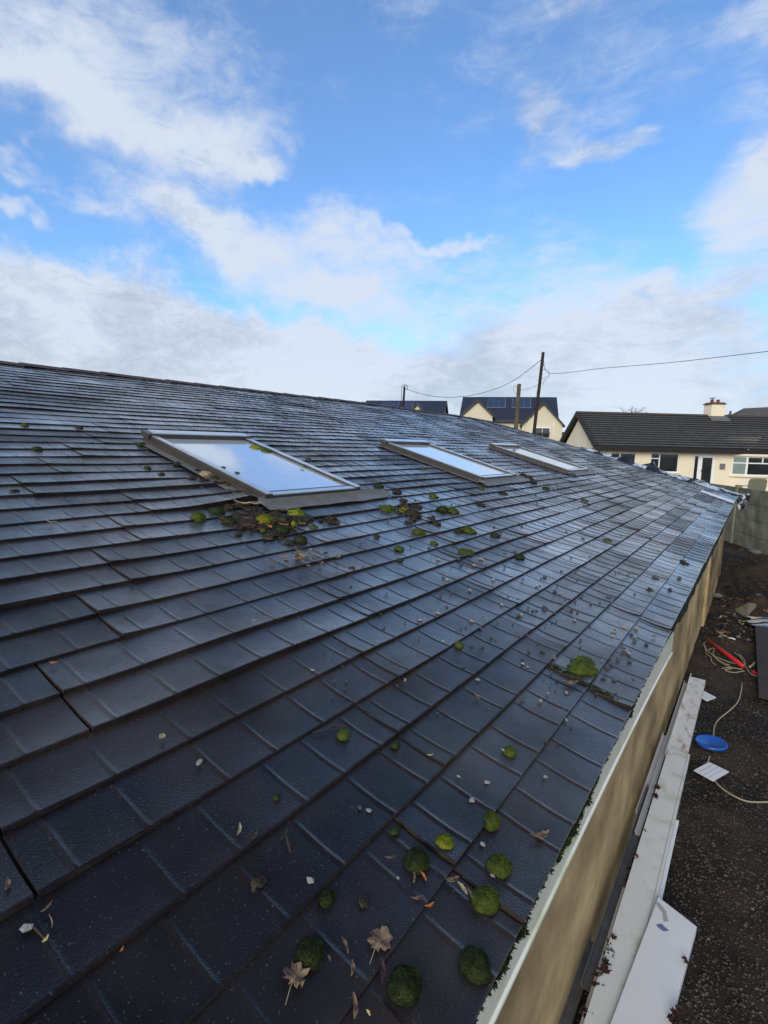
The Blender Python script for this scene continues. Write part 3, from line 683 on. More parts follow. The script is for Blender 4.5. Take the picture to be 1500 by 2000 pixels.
for i, (px, py, wp) in enumerate(DIRT):
    s, y = roof_at(px, py + wp * .2, .01); P = RP(s, y, .006); r = rad(px, py, wp, P)
    near = 440 < px < 615 and 975 < py < 1045
    lb = 'dark crumbly lump of dirt in the debris heap under the nearest skylight' if near else 'dark crumbly lump of dirt lying on the wet roof courses'
    blob('dirt_clump', ['dirt', 'moss_dark'], P, r, NR, .5 if near else .6, 300 + i, 220, .7, random.Random(i).uniform(1, 1.8), i * 1.3, rough=True, label=lb, cat='dirt', group='dirt lumps in the debris heap' if near else 'dirt lumps on the roof')
def chip(name, m, P, r, seed, nrm=NR, flat=.6, **kw):
    rnd = random.Random(seed); b = MB(); n_ = nrm; a = n_.cross(Vector((0, 1, 0))).normalized(); c = n_.cross(a); an = rnd.random() * 6.28
    a, c = a * math.cos(an) + c * math.sin(an), c * math.cos(an) - a * math.sin(an); e = rnd.uniform(1.05, 1.6)
    k = rnd.randint(5, 7); lo = []; mi = []; hi = []
    for i in range(k):
        t = 2 * math.pi * i / k + rnd.uniform(-.25, .25); q = rnd.uniform(.75, 1.1)
        d = a * math.cos(t) * e * q + c * math.sin(t) * q
        lo.append(b.vert(P + d * r * .8 - n_ * r * .1)); mi.append(b.vert(P + d * r + n_ * r * flat * rnd.uniform(.25, .6))); hi.append(b.vert(P + d * r * .5 + n_ * r * flat * rnd.uniform(.85, 1.25)))
    for i in range(k):
        j = (i + 1) % k; b.face((lo[i], lo[j], mi[j], mi[i])); b.face((mi[i], mi[j], hi[j], hi[i]))
    b.face(hi); b.face(lo[::-1])
    return b.build(name, m, origin=P, **kw)
PALE = [(389, 1484, 15, 'pale angular stone chip alone on the left courses'), (720, 1580, 13, 'cream stone chip beside a grey one'), (605, 1715, 20, 'large grey-white stone chip above the dark lump'),
        (50, 1807, 28, 'long pale flat stone near the bottom left with a twig'), (487, 1281, 9, 'small pale pebble left of centre near a course edge'), (611, 1305, 9, 'pale pebble beside a rib, centre of the roof'),
        (923, 1619, 12, 'white chip left of the tall moss cushion'), (942, 1646, 14, 'flat pale chip between the yellow-green cushion and the oval one'), (962, 1708, 11, 'white chip on the edge of the oval moss cushion'),
        (921, 1560, 15, 'pale sliver of stone upslope of the tall moss cushion'), (951, 1526, 13, 'brownish stone chip near the course line above the sliver'), (1065, 1515, 12, 'pale stone chip nearest the eaves below the moss ball'),
        (895, 1515, 9, 'small grey pebble highest of the chips above the cushions'), (982, 1463, 9, 'pale pebble touching the left of a moss ball'), (738, 1251, 11, 'tan flat pebble on a course edge, centre'),
        (934, 1324, 9, 'round white pebble in the scatter'), (1081, 1281, 13, 'tan chip left of the long oval moss'), (1106, 1350, 11, 'white chip below the long oval moss'), (1140, 1319, 10, 'pale stone on the lower edge of the long oval moss'),
        (1056, 1366, 9, 'pale pebble low in the right-hand scatter'), (703, 1574, 13, 'grey stone chip beside a cream one'), (497, 1208, 12, 'mossy grey pebble left of centre'), (777, 1713, 8, 'tiny white fleck of stone near the dark moss cushion')]
for i, (px, py, wp, lb) in enumerate(PALE):
    s, y = roof_at(px, py + wp * .3, .01); P = RP(s, y, .009); chip('stone_chip', 'stone_dark' if i in (20,) else 'stone', P, rad(px, py, wp, P) * .8, 500 + i, flat=.55, label=lb, cat='stone')
Z4 = [(295, 250, 1), (350, 100, 1), (285, 162, 1), (140, 100, 1), (410, 202, 1), (165, 190, 0), (185, 200, 1), (140, 362, 1), (45, 388, 0), (52, 395, 1), (450, 322, 1), (303, 402, 1), (165, 498, 1), (735, 268, 1), (580, 338, 0),
      (655, 335, 0), (657, 348, 0), (735, 322, 0), (530, 375, 0), (545, 372, 1), (790, 348, 0), (842, 280, 0), (805, 400, 1), (870, 415, 0), (1047, 437, 1), (997, 458, 1), (990, 480, 1), (1085, 468, 0), (1100, 480, 1), (1110, 437, 1), (1157, 518, 0),
      (1060, 548, 1), (1050, 540, 0), (1075, 552, 0), (1070, 560, 1), (1040, 555, 0), (945, 600, 1), (950, 592, 0), (970, 630, 0), (960, 622, 0), (990, 618, 0), (935, 612, 0), (945, 680, 0), (955, 676, 0), (1140, 645, 0), (1093, 690, 0), (265, 625, 0), (553, 585, 0), (553, 612, 1), (577, 628, 1),
      (655, 558, 0), (645, 552, 0), (690, 712, 0), (715, 735, 0), (675, 755, 1), (640, 792, 1), (560, 775, 0), (385, 830, 0), (765, 885, 1), (797, 908, 0), (732, 997, 0), (850, 668, 1), (945, 748, 1), (1200, 193, 0), (1318, 193, 0), (985, 292, 0), (553, 203, 0),
      (1272, 250, 0), (515, 1120 - 1050, 0), (660, 190, 0), (710, 260, 0), (620, 240, 0), (760, 300, 0), (885, 320, 0), (970, 290, 0), (1000, 690, 0), (1010, 760, 0), (1040, 520, 0), (1100, 500, 0), (1020, 590, 0), (880, 590, 0), (1075, 600, 0), (240, 100, 0), (315, 130, 1), (255, 120, 0)]
k = 900
for (zx, zy, p) in Z4:
    px, py = 800 + zx / 2.5, 1050 + zy / 2.5; s, y = roof_at(px, py + 2, .01)
    if s < .02 or py < 1052 and px > 1200: continue
    P = RP(s, y, .009); k += 1
    if px > 1160: lb, gp = 'small %s stone chip on the courses near the eaves on the right' % ('pale' if p else 'dark'), 'stone chips near the eaves'
    elif py > 1230: lb, gp = 'small %s stone chip in the scatter on the lower middle roof' % ('pale' if p else 'dark'), 'stone chips in the lower scatter'
    else: lb, gp = 'small %s stone chip on the middle courses below the skylights' % ('pale' if p else 'dark'), 'stone chips below the skylights'
    chip('stone_chip', 'stone' if p else 'stone_dark', P, rad(px, py, random.Random(k).uniform(7.5, 13), P) * .74, k, flat=.7, label=lb, cat='stone', group=gp)
rnd = random.Random(77)
for i in range(150):                                          # faint crumbs seen all over the middle of the roof
    px, py = (rnd.uniform(620, 1240), rnd.uniform(940, 1400)) if i < 80 else (rnd.gauss(1060, 110), rnd.gauss(1210, 90))
    s, y = roof_at(px, py, .01)
    if s < .05 or s > 4 or (1.9 < s < 3.8 and any(a - .1 < y < c + .3 for a, c in ((2.1, 3.04), (5.14, 6.16), (8.33, 9.5)))) or y > 12: continue
    P = RP(s, y, .008); chip('stone_chip', 'stone_dark', P, rad(px, py, rnd.uniform(4, 9), P) * .72, 2000 + i, flat=.7, label='tiny dark crumb of stone on the wet roof courses', cat='stone', group='tiny crumbs on the roof')

def maple(P, r, nrm, ang, m, seed, stem=True, curl=.12, fill=0.0, **kw):
    rnd = random.Random(seed); n_ = Vector(nrm).normalized(); a = n_.cross(Vector((0, 1, 0))).normalized(); c = n_.cross(a)
    a, c = a * math.cos(ang) + c * math.sin(ang), c * math.cos(ang) - a * math.sin(ang); b = MB()
    prof = [(-90, .22), (-70, .50), (-52, .42), (-35, .80), (-25, .52), (-8, .62), (5, .98), (18, .60), (32, .55), (48, .88), (58, .62), (70, .70), (90, 1.08), (110, .70), (122, .62), (132, .9), (148, .55), (162, .6), (175, .95), (188, .62), (205, .5), (215, .78), (232, .42), (250, .5)]
    cen = b.vert(P + n_ * .004); ids = []
    for t, q in prof:
        q = q * (1 - fill) + .82 * fill; q *= rnd.uniform(.78, 1.15) * (.62 if fill and rnd.random() < .2 else 1); tt = math.radians(t); d = a * math.cos(tt) * q + c * math.sin(tt) * q
        ids.append((b.vert(P + d * r * .5 + n_ * (.004 + r * curl * .3 * rnd.uniform(-.3, 1))), b.vert(P + d * r + n_ * (.003 + r * curl * rnd.uniform(0, 2.2)))))
    for (i0, o0), (i1, o1) in zip(ids, ids[1:] + ids[:1]): b.face((cen, i0, i1)); b.face((i0, o0, o1, i1))
    o = b.build('fallen_leaf', m, origin=P, **kw)
    sm = o.modifiers.new('thick', 'SOLIDIFY'); sm.thickness = .0012
    if stem:
        b = MB(); b.tube([P + n_ * .006, P - c * r * .7 + n_ * .009, P - c * r * 1.5 + a * r * .12 + n_ * .006], r * .022, 5); b.build('stem', 'straw', o)
    return o
def sliver(P, L, wd, ang, m, seed, nrm=NR, name='fallen_leaf', **kw):
    rnd = random.Random(seed); n_ = nrm; a = n_.cross(Vector((0, 1, 0))).normalized(); c = n_.cross(a)
    a, c = a * math.cos(ang) + c * math.sin(ang), c * math.cos(ang) - a * math.sin(ang); b = MB(); k = 7; prev = None
    for i in range(k + 1):
        t = i / k; q = math.sin(math.pi * min(.97, max(.05, t))) ** .7 * wd * rnd.uniform(.7, 1.15); z = .004 + L * .22 * (t - .5) ** 2 * 2 + rnd.uniform(0, .08) * L
        p = P + a * L * (t - .5) + c * L * .12 * math.sin(t * 3); row = (b.vert(p - c * q + n_ * (z + q * .5)), b.vert(p + n_ * z), b.vert(p + c * q + n_ * (z + q * .6)))
        if prev:
            for j in range(2): b.face((prev[j], prev[j + 1], row[j + 1], row[j]))
        prev = row
    o = b.build(name, m, origin=P, **kw); sm = o.modifiers.new('thick', 'SOLIDIFY'); sm.thickness = .001; return o
def rpos(px, py, h=.012):
    s, y = roof_at(px, py, h); return RP(s, y, h)
P = rpos(740, 1842); maple(P, .030, NR, 3.3, 'leaf', 1, fill=.6, curl=.05, label='round brown maple leaf with its stalk pointing down, above the largest moss dome', cat='leaf')
P = rpos(575, 1912); maple(P, .028, NR, 3.5, 'leaf', 4, curl=.10, fill=.35, label='torn brown maple leaf with curled left lobe below the very dark cushion', cat='leaf')
SL = [(1050, 1634, 46, 13, 1.0, 'leaf', 'flattened brown leaf beside the eaves, right of the moss cushions'), (1005, 1586, 26, 6, .6, 'twig', 'grey-brown leaf curl upslope of the flattened brown leaf'), (684, 1897, 30, 7, 2.2, 'leaf', 'small curled leaf right of the maple leaf with a stalk'),
      (671, 1853, 32, 6, 2.7, 'leaf', 'dark winged seed left of the round maple leaf'), (688, 1972, 42, 10, 2.3, 'leaf', 'brown leaf lying in the course gap at the bottom edge'), (742, 1905, 44, 12, 2.2, 'leaf_dark', 'dark wet leaf half under the largest moss dome'), (805, 1720, 24, 5, 2.1, 'leaf', 'pale brown sliver below the dark round cushion, left one'),
      (825, 1718, 20, 6, 2.7, 'leaf_orange', 'rusty brown scrap below the dark round cushion, right one'), (760, 1678, 22, 4, .9, 'leaf', 'light brown scrap left of the dark round cushion'), (880, 1722, 30, 11, 1.0, 'leaf', 'reddish brown leaf at the joint crossing near the eaves'), (900, 1742, 28, 8, 2.8, 'straw', 'pale folded leaf left of the lumpy moss cushion'), (914, 1750, 22, 5, 2.6, 'leaf', 'thin brown leaf touching the lumpy moss cushion'),
      (812, 1757, 26, 5, .9, 'leaf', 'brown sliver crossing a course line below the cushions'), (836, 1772, 22, 5, 1.1, 'leaf_orange', 'orange-brown sliver just over a course line'), (464, 1626, 28, 6, 2.3, 'straw', 'pale curled leaf on the left near courses'), (494, 1638, 24, 7, 1.9, 'twig', 'grey translucent leaf right of the pale curled one'), (12, 1734, 26, 8, 2.7, 'leaf', 'brown leaf at the far left edge of the roof'),
      (90, 1777, 24, 5, 1.9, 'leaf', 'brown scrap below a course edge at lower left'), (88, 1840, 15, 6, 2.0, 'leaf_yellow', 'small yellow leaf scrap at lower left'), (97, 1808, 30, 1.5, 2.9, 'straw', 'thin straw piece beside the long pale stone'), (236, 1861, 12, 4, 2.0, 'leaf_orange', 'tiny orange leaf scrap on a course edge, lower left'), (717, 1984, 12, 5, 2.9, 'leaf_yellow', 'small yellow-white scrap at the bottom edge'),
      (641, 1877, 12, 4, 2.8, 'leaf', 'tiny tan scrap right of the torn maple leaf'), (789, 1331, 12, 5, 2, 'straw', 'small cream leaf scrap by a panel end, centre'), (938, 1262, 18, 5, 1.0, 'leaf', 'reddish curled scrap right of a small moss ball'), (1065, 1456, 20, 5, 2.8, 'twig', 'grey leaf curl near the eaves below the scatter'), (1112, 1336, 36, 9, .9, 'leaf', 'ragged tan leaf scrap below the long oval moss'),
      (931, 1364, 16, 6, 2.8, 'leaf', 'brown scrap between two ribs, left of the scatter'), (838, 1478, 14, 4, 1, 'straw', 'thin pale scrap by the joint crossing'), (104, 1296, 14, 5, 1, 'leaf_orange', 'rusty leaf scrap by a panel end at the left'), (315, 1440, 14, 12, 2, 'straw', 'round lichen-pale scrap on the left middle courses'), (100, 1020, 22, 4, .8, 'straw', 'straw sliver on the upper left courses'), (163, 1030, 12, 4, .8, 'leaf', 'small brown scrap right of the straw sliver'), (93, 1034, 24, 2, 1.4, 'twig', 'dark bent twig scrap on the upper left courses'),
      (532, 1098, 22, 6, .9, 'leaf', 'tan scrap left of the leaf litter mid roof'), (1275, 1245, 16, 6, 1, 'leaf', 'tan scrap on the eaves courses, far right'), (1220, 1125, 34, 3, 1.2, 'twig', 'long brown twig scrap on the eaves courses')]
for i, (px, py, L, wd, an, m, lb) in enumerate(SL):
    P = rpos(px, py, .008); q = rad(px, py, 1, P) * 2; sliver(P, L * q, wd * q * .55, an, m, 40 + i, label=lb, cat='twig' if m == 'twig' and wd < 4 else 'leaf')
rnd = random.Random(8)
for i in range(46):                                           # leaf litter mid roof and in the heap
    if i < 28: px, py = rnd.gauss(592, 26), rnd.gauss(1084, 9) + 0
    else: px, py = rnd.gauss(540, 42), rnd.gauss(1015, 12)
    if i >= 42: px, py = rnd.gauss(408, 16), rnd.gauss(932, 5)
    P = rpos(px, py, .014); q = rad(px, py, 1, P) * 2; lit = i < 28
    sliver(P, rnd.uniform(9, 20) * q, rnd.uniform(2.5, 5) * q, rnd.random() * 3.1, rnd.choice(('leaf', 'leaf', 'leaf_orange', 'straw', 'twig', 'leaf_dark')), 400 + i, label='brown leaf scrap in the litter on the course below the debris heap' if lit else 'brown leaf scrap caught in the debris by the nearest skylight', cat='leaf', group='leaf litter below the heap' if lit else 'leaf scraps in the debris heap')
P = rpos(402, 925, .02); blob('dead_tuft', ['straw', 'leaf_orange'], P, rad(402, 925, 22, P), NR, .6, 61, 500, .3, 1.2, 1, label='orange-brown dead moss tuft left of the nearest skylight', cat='moss')
P = rpos(482, 984, .03); sliver(P, .20, .012, .9, 'straw', 90, name='wood_splinter', label='pale wood splinter in the gap below the kicked-up course', cat='splinter')
P = rpos(938, 943, .02); sliver(P, .16, .010, .9, 'straw', 91, name='wood_splinter', label='pale splinter at the lower left corner of the middle skylight', cat='splinter')
b = MB(); b.tube([rpos(549, 1640, .01), rpos(557, 1628, .014), rpos(562, 1646, .012), rpos(567, 1666, .009)], .0018, 5); b.tube([rpos(557, 1628, .014), rpos(561, 1622, .02)], .0014, 5)
b.build('twig', 'twig', label='thin dark forked twig on the near left courses', cat='twig')
b = MB(); b.tube([rpos(612, 1430, .010), rpos(634, 1425, .014), rpos(652, 1414, .016), rpos(664, 1417, .012), rpos(678, 1418, .01)], .0026, 5); b.build('twig', 'twig', label='long grey twig behind the round moss ball', cat='twig')
b = MB(); b.tube([rpos(65, 1812, .01), rpos(78, 1826, .012), rpos(88, 1836, .009)], .0016, 5); b.build('twig', 'twig', label='short dark twig running from the long pale stone', cat='twig')

def moss_fringe():
    b = MB(); rnd = random.Random(21)
    for i in range(11000):
        y = rnd.uniform(.45, 3.6)
        dens = .16 + .5 * max(0, noise.noise(Vector((y * 3.5, 2, 0)))) + 1.1 * math.exp(-((y - 1.33) / .16) ** 2) + .5 * math.exp(-((y - .9) / .1) ** 2) + .45 * math.exp(-((y - 2.0) / .1) ** 2)
        if rnd.random() > dens: continue
        th = .006 + .028 * min(1.0, dens) * max(.15, .6 + noise.noise(Vector((y * 22, 0, 5))))
        p = Vector((EX + rnd.uniform(-.012, .35 * th + .004), y, EZ - .002 - rnd.random() * th)); L = rnd.uniform(.006, .013)
        for q in range(3):
            d = Vector((rnd.uniform(-.2, 1), rnd.uniform(-1, 1), rnd.uniform(-1, .5))).normalized() * L; sd_ = d.cross(Vector((rnd.random(), .3, rnd.random()))).normalized() * L * .45
            b.cur = rnd.choice((0, 0, 0, 1, 2)); b.face([b.vert(p - sd_), b.vert(p + sd_), b.vert(p + d)])
    for (sy, s) in [(roof_at(1190, 1365)[1], .31), (2.02, .30)]: pass
    for i in range(900):                                      # green line in the upright joint by the eaves
        s = rnd.uniform(.0, .32); y = 2.018 + rnd.uniform(-.012, .010) + .05 * (0) ; p = RP(s, y, .008 + rnd.random() * .004); L = rnd.uniform(.004, .009)
        d = (NR + Vector((rnd.uniform(-1, 1), rnd.uniform(-1, 1), 0)) * .7).normalized() * L; sd_ = d.cross(Vector((rnd.random(), .3, rnd.random()))).normalized() * L * .4
        b.cur = rnd.choice((0, 0, 1)); b.face([b.vert(p - sd_), b.vert(p + sd_), b.vert(p + d)])
    b.build('eaves_moss', ['moss_dark', 'moss', 'dirt'], label='ragged dark moss growing all along the eaves edge over the white board', cat='moss', kind='stuff')
moss_fringe()

# ------------------------------------------------------------------ boards and clutter by the wall
def slabpx(name, mats, px, z, th, **kw):                      # a board whose top outline is given at height z
    P = [on_z(x, y, z) for x, y in px]
    b = MB(); b.prism([p - Vector((0, 0, th)) for p in P], (0, 0, th)); return b, P
def board(name, m, x0, x1, y0, y1, z, label, lip=.03, lipside=-1, skew=0.0, grooves=(), th=.012, grp=None):
    b = MB(); b.cur = 0
    def q(x, y, zz): return Vector((x + skew * (y - y0), y, zz))
    b.prism([q(x0, y0, z - th), q(x1, y0, z - th), q(x1, y1, z - th), q(x0, y1, z - th)], (0, 0, th))
    if lip:
        xl = x0 if lipside < 0 else x1
        b.prism([q(xl - .004, y0, z + .0), q(xl + .004, y0, z), q(xl + .004, y1 + .02, z), q(xl - .004, y1 + .02, z)], (0, 0, lip))
    if x1 - x0 > .08:
        b.prism([q(x1 - .008, y0, z - .055), q(x1, y0, z - .055), q(x1, y1, z - .055), q(x1 - .008, y1, z - .055)], (0, 0, .055 - th - .001))
    o = b.build(name, [m], label=label, cat='board', group=grp)
    for g in grooves:
        b = MB(); b.prism([q(g - .002, y0 + .002, z + .0005), q(g + .002, y0 + .002, z + .0005), q(g + .002, y1 - .002, z + .0005), q(g - .002, y1 - .002, z + .0005)], (0, 0, .0012)); b.build('groove', 'upvc_gap', o)
    return o
G = 'white boards stacked along the wall'
board('white_board', 'upvc_rust', -.425, -.268, 5.02, 7.10, .30, 'white board with rusty brown stains and an upstand, far end of the wall stack', lip=.035, skew=.003)
board('white_board', 'upvc_green', -.415, -.245, .8, 5.12, .335, 'long white board with green algae patches, top of the stack by the wall', lip=0, skew=.0, grooves=(-.262,))
board('white_board', 'upvc', -.262, -.225, 2.2, 4.2, .27, 'narrow white trim board showing under the right edge of the stack', lip=0)
board('white_board', 'upvc', -.470, -.440, 3.9, 7.0, .24, 'thin white trim length next to the wall, left of the rusty board', lip=.02)
board('white_board', 'upvc', -.515, -.485, 4.2, 5.6, .20, 'grooved white trim length deepest in the gap by the wall', lip=.02)
board('metal_channel', 'metal_grey', -.492, -.436, 2.55, 4.55, .23, 'dull grey metal channel lying between the wall and the long board', lip=.02)
board('metal_channel', 'metal_grey', -.535, -.488, 1.2, 2.9, .17, 'grey metal channel at the bottom of the photo close to the wall', lip=.015)
board('white_board', 'upvc', -.440, -.418, 1.0, 3.3, .27, 'thin white lath along the left edge of the long board', lip=0)
P = [on_z(x, y, .36) for x, y in ((1286, 1752), (1361, 1810), (1312, 1990))]
b = MB(); w0, w1, w2 = P; w3 = Vector((w2.x + (w0.x - w1.x), w2.y + (w0.y - w1.y), .36)); dd = (w2 - w1) * 1.0
w2 = w1 + dd * 1.7; w3 = w0 + dd * 1.7
b.prism([p - Vector((0, 0, .014)) for p in (w0, w1, w2, w3)], (0, 0, .014)); b.prism([w1 - Vector((.006, 0, .05)), w1 - Vector((0, 0, .05)), w2 - Vector((0, 0, .05)), w2 - Vector((.006, 0, .05))], (0, 0, .035))
wb = b.build('white_board', 'upvc', label='widest clean white board with a cut slanted end and a small blue mark', cat='board')
def decal(px, m, z, name, par):
    b = MB(); b.prism([on_z(x, y, z + .0006) for x, y in px], (0, 0, .0006)); b.build(name, m, par)
decal([(1281, 1806), (1292, 1804), (1300, 1812), (1307, 1818), (1296, 1819), (1290, 1815), (1285, 1811)], 'mark_blue', .36, 'blue_mark', wb)
decal([(1278, 1758), (1290, 1766), (1301, 1780), (1306, 1800), (1296, 1800), (1294, 1784), (1284, 1770)], 'mark_grey', .36, 'scuff', wb)
def tiles4(px, z, label, n, tilt=0):
    P = [on_z(x, y, z) for x, y in px]; b = MB(); P[0].z += tilt; P[3].z += tilt
    b.prism([p - Vector((0, 0, .008)) for p in P], (0, 0, .008)); o = b.build('cut_board_piece', 'upvc', label=label, cat='board offcut')
    for k in range(1, n):
        t = k / n; a = P[0].lerp(P[3], t); c = P[1].lerp(P[2], t); dv = (P[3] - P[0]).normalized() * .0022
        b = MB(); up = Vector((0, 0, .0006)); b.prism([a - dv + up, a + dv + up, c + dv + up, c - dv + up], (0, 0, .0008)); b.build('groove', 'upvc_gap', o)
tiles4([(1355, 1504), (1385, 1488), (1424, 1507), (1393, 1525)], .035, 'square grooved white offcut on the gravel below the blue lid', 4)
tiles4([(1368, 1346), (1399, 1362), (1381, 1369), (1358, 1356)], .05, 'small tapered white offcut sticking out by the far board end', 3)
# blue lid
def lid():
    C0 = on_z(1389, 1455, .012); b = MB(); n = 40; r = .145; tx = Vector((1, .0, .10)).normalized(); ty = Vector((0, 1, .0))
    up = tx.cross(ty).normalized(); prof = [(0, .004), (.80, .006), (.84, .012), (.93, .012), (.97, .020), (1.0, .016), (1.01, -.006), (.97, -.008)]
    rings = [[b.vert(C0 + Vector((0, 0, .02)) + (tx * math.cos(2 * math.pi * i / n) * k * r * 1.0 + ty * math.sin(2 * math.pi * i / n) * k * r * 1.0) + up * h) for i in range(n)] for k, h in prof[1:]]
    c = b.vert(C0 + Vector((0, 0, .02)) + up * .004)
    for i in range(n): b.face((c, rings[0][i], rings[0][(i + 1) % n]))
    for a, d in zip(rings, rings[1:]):
        for i in range(n): b.face((a[i], d[i], d[(i + 1) % n], a[(i + 1) % n]))
    b.build('bucket_lid', 'blue', smooth=True, label='round blue plastic bucket lid lying on the dark gravel', cat='lid')
lid()
def spline(pts, k=8):
    out = []; n = len(pts)
    for i in range(n - 1):
        p0, p1, p2, p3 = pts[max(i - 1, 0)], pts[i], pts[i + 1], pts[min(i + 2, n - 1)]
        for j in range(k):
            t = j / k; out.append(.5 * ((2 * p1) + (p2 - p0) * t + (2 * p0 - 5 * p1 + 4 * p2 - p3) * t * t + (3 * p1 - p0 - 3 * p2 + p3) * t ** 3))
    out.append(pts[-1]); return out
def gp(px, py, h=.012):
    p = on_z(px, py, h); p.z = ground_z(p.x, p.y) + h; return p
def rope(px, r, label, name='rope', m='rope', h=.012, cat='rope'):
    b = MB(); b.tube(spline([gp(x, y, h) for x, y in px]), r, 6); b.build(name, m, smooth=True, label=label, cat=cat)
rope([(1449, 1334), (1447, 1352), (1441, 1370), (1425, 1388), (1406, 1402), (1396, 1416), (1393, 1438)], .0075, 'cream rope end running down the gravel to the blue lid')
rope([(1386, 1478), (1381, 1492)], .0065, 'short piece of cream rope between the blue lid and the square offcut')
rope([(1395, 1524), (1408, 1538), (1432, 1554), (1462, 1566), (1505, 1566)], .0075, 'cream rope curving from the square offcut to the right edge')
b = MB(); p0, p1 = gp(1382, 1254, .06), gp(1452, 1303, .05); b.tube([p0, p0.lerp(p1, .5), p1], .030, 10); b.build('red_pole', 'red', smooth=True, label='red painted pole lying on the ground with cords tangled round it', cat='pole')
b = MB(); b.tube([gp(1471, 1313, .03), gp(1482, 1319, .03)], .025, 8, taper=.01); b.build('red_scrap', 'red', label='small red scrap past the lower end of the red pole', cat='scrap')
RPX = [([(1378, 1254), (1374, 1262), (1381, 1270), (1392, 1278), (1408, 1286), (1424, 1292), (1438, 1295)], 'upper'), ([(1376, 1262), (1380, 1276), (1388, 1284), (1390, 1292), (1398, 1298)], 'short left'),
       ([(1384, 1270), (1395, 1268), (1393, 1276), (1402, 1286), (1414, 1294), (1426, 1298)], 'kinked middle'), ([(1390, 1276), (1402, 1288), (1416, 1297), (1428, 1303), (1450, 1308)], 'long lower'),
       ([(1410, 1305), (1424, 1303), (1430, 1306), (1416, 1308), (1424, 1312), (1436, 1314), (1454, 1311)], 'lowest looped'), ([(1434, 1275), (1444, 1282), (1452, 1292), (1456, 1302), (1466, 1316), (1480, 1321), (1496, 1322)], 'right-hand'), ([(1444, 1279), (1454, 1288), (1455, 1298)], 'short right')]
for pts, lb in RPX: rope(pts, .0065, lb + ' strand of cream cord tangled by the red pole', 'cord', h=.02, cat='cord')
rope([(1464, 1304), (1470, 1299), (1474, 1294)], .016, 'frayed cream rag stub above the red scrap', 'rag', h=.02, cat='rag')
rope([(1422, 1248), (1427, 1250), (1436, 1252)], .012, 'bent white scrap on the ground above the red pole', 'scrap', 'upvc', .02, cat='scrap')
# planks and striped bag at the right
def planks():
    for i, (x0, x1) in enumerate(((.26, .52), (.545, .80))):
        b = MB(); b.prism([(x0 + .02, 7.6, .05), (x1 + .02, 7.6, .05), (x1 - .03, 10.7, .07), (x0 - .03, 10.7, .07)], (0, 0, .04))
        b.build('plank', 'plank', label=('dark weathered plank at the right edge, nearest the red pole' if i == 0 else 'dark weathered plank behind the first one at the right edge'), cat='plank')
planks()
b = MB(); nst = 12; cl = [1, 0, 3, 0, 1, 3, 2, 0, 2, 2, 0, 0]
for i in range(nst):
    for j in range(14):
        def q(a, c):
            u = a / nst; v = c / 14
            return Vector((.14 + v * .9 + .05 * math.sin(a), 10.72 + u * .62 - .12 * v, .10 + .16 * math.sin(u * 3.14) * min(1, v * 2.4) + .03 * noise.noise(Vector((a * .8, c * .5, 1)))))
        b.cur = cl[i]; b.quad(q(i, j), q(i, j + 1), q(i + 1, j + 1), q(i + 1, j))
b.build('striped_bag', ['cloth_grey', 'cloth_blue', 'cloth_cream', 'cloth_dark'], smooth=True, label='folded bag with grey, blue and cream stripes at the right edge', cat='bag')
# broken slabs, lumps and scraps in the dug ground
b = MB(); A = gp(1436, 1196, .10); B = gp(1462, 1183, .30); C_ = gp(1476, 1190, .26); D_ = gp(1458, 1206, .08); b.prism([A, D_, C_, B], (0, 0, .05)); b.build('broken_slab', 'slab', label='flat broken grey slab lying on the brown mound', cat='slab')
chipl = [(1400, 1168, 20, 'leaf', 'rounded tan stone against the foot of the wall end'), (1477, 1080, 26, 'slab', 'long pale stone on the dug bank by the block fence')]
for i, (px, py, wp, m, lb) in enumerate(chipl):
    P = gp(px, py, .03); chip('rubble', 'slab', P, rad(px, py, wp, P), 3000 + i, Vector((0, 0, 1)), .5, label=lb, cat='stone')
rnd = random.Random(14)
for i in range(60):
    px, py = rnd.uniform(1392, 1500), rnd.uniform(1150, 1245); P = gp(px, py, .02)
    if P.x < -.45: continue
    chip('rubble', rnd.choice(('clod', 'clod', 'slab', 'stone_dark')), P, rad(px, py, rnd.uniform(3, 11), P), 3100 + i, Vector((0, 0, 1)), .8, label='lump of soil and rubble on the dug mound near the wall end', cat='rubble', group='lumps on the dug mound')
for i in range(26):
    px, py = rnd.uniform(1392, 1500), rnd.uniform(1165, 1250); P = gp(px, py, .04)
    if P.x < -.45: continue
    q = rad(px, py, 1, P) * 2; sliver(P, rnd.uniform(7, 18) * q, rnd.uniform(1, 2.5) * q, rnd.random() * 3, rnd.choice(('leaf_yellow', 'straw', 'leaf_orange', 'leaf', 'stone')), 3300 + i, Vector((0, 0, 1)), label='yellowish scrap of debris on the dug mound', cat='scrap', group='scraps on the dug mound')
b = MB(); rnd = random.Random(91)                            # loose soil clods in the dug ground
for i in range(2600):
    x = rnd.uniform(-.5, 2.2); y = rnd.uniform(9.5, 20.5)
    if (x + .46) * .892 + (y - 21.4) * .452 > -.1: continue
    q = rnd.uniform(.015, .05) * (2.2 if rnd.random() < .04 else 1); z = ground_z(x, y) - q * .2; k = rnd.choice((.4, .6, .8, 1, 1.6)); b.tn = (k, k * .92, k * .85)
    P6 = [Vector((x, y, z)) + Vector(d) * q * rnd.uniform(.6, 1.2) for d in ((1, 0, .2), (.2, 1, .1), (-1, .1, .2), (0, -1, .1), (.1, .1, .9))]
    ii = [b.vert(p) for p in P6]
    for k4 in range(4): b.face((ii[k4], ii[(k4 + 1) % 4], ii[4]))
b.build('soil_clods', 'dirt', origin=Vector((.5, 14, 0)), label='loose dark soil clods over the dug ground by the block fence', cat='soil', kind='stuff')
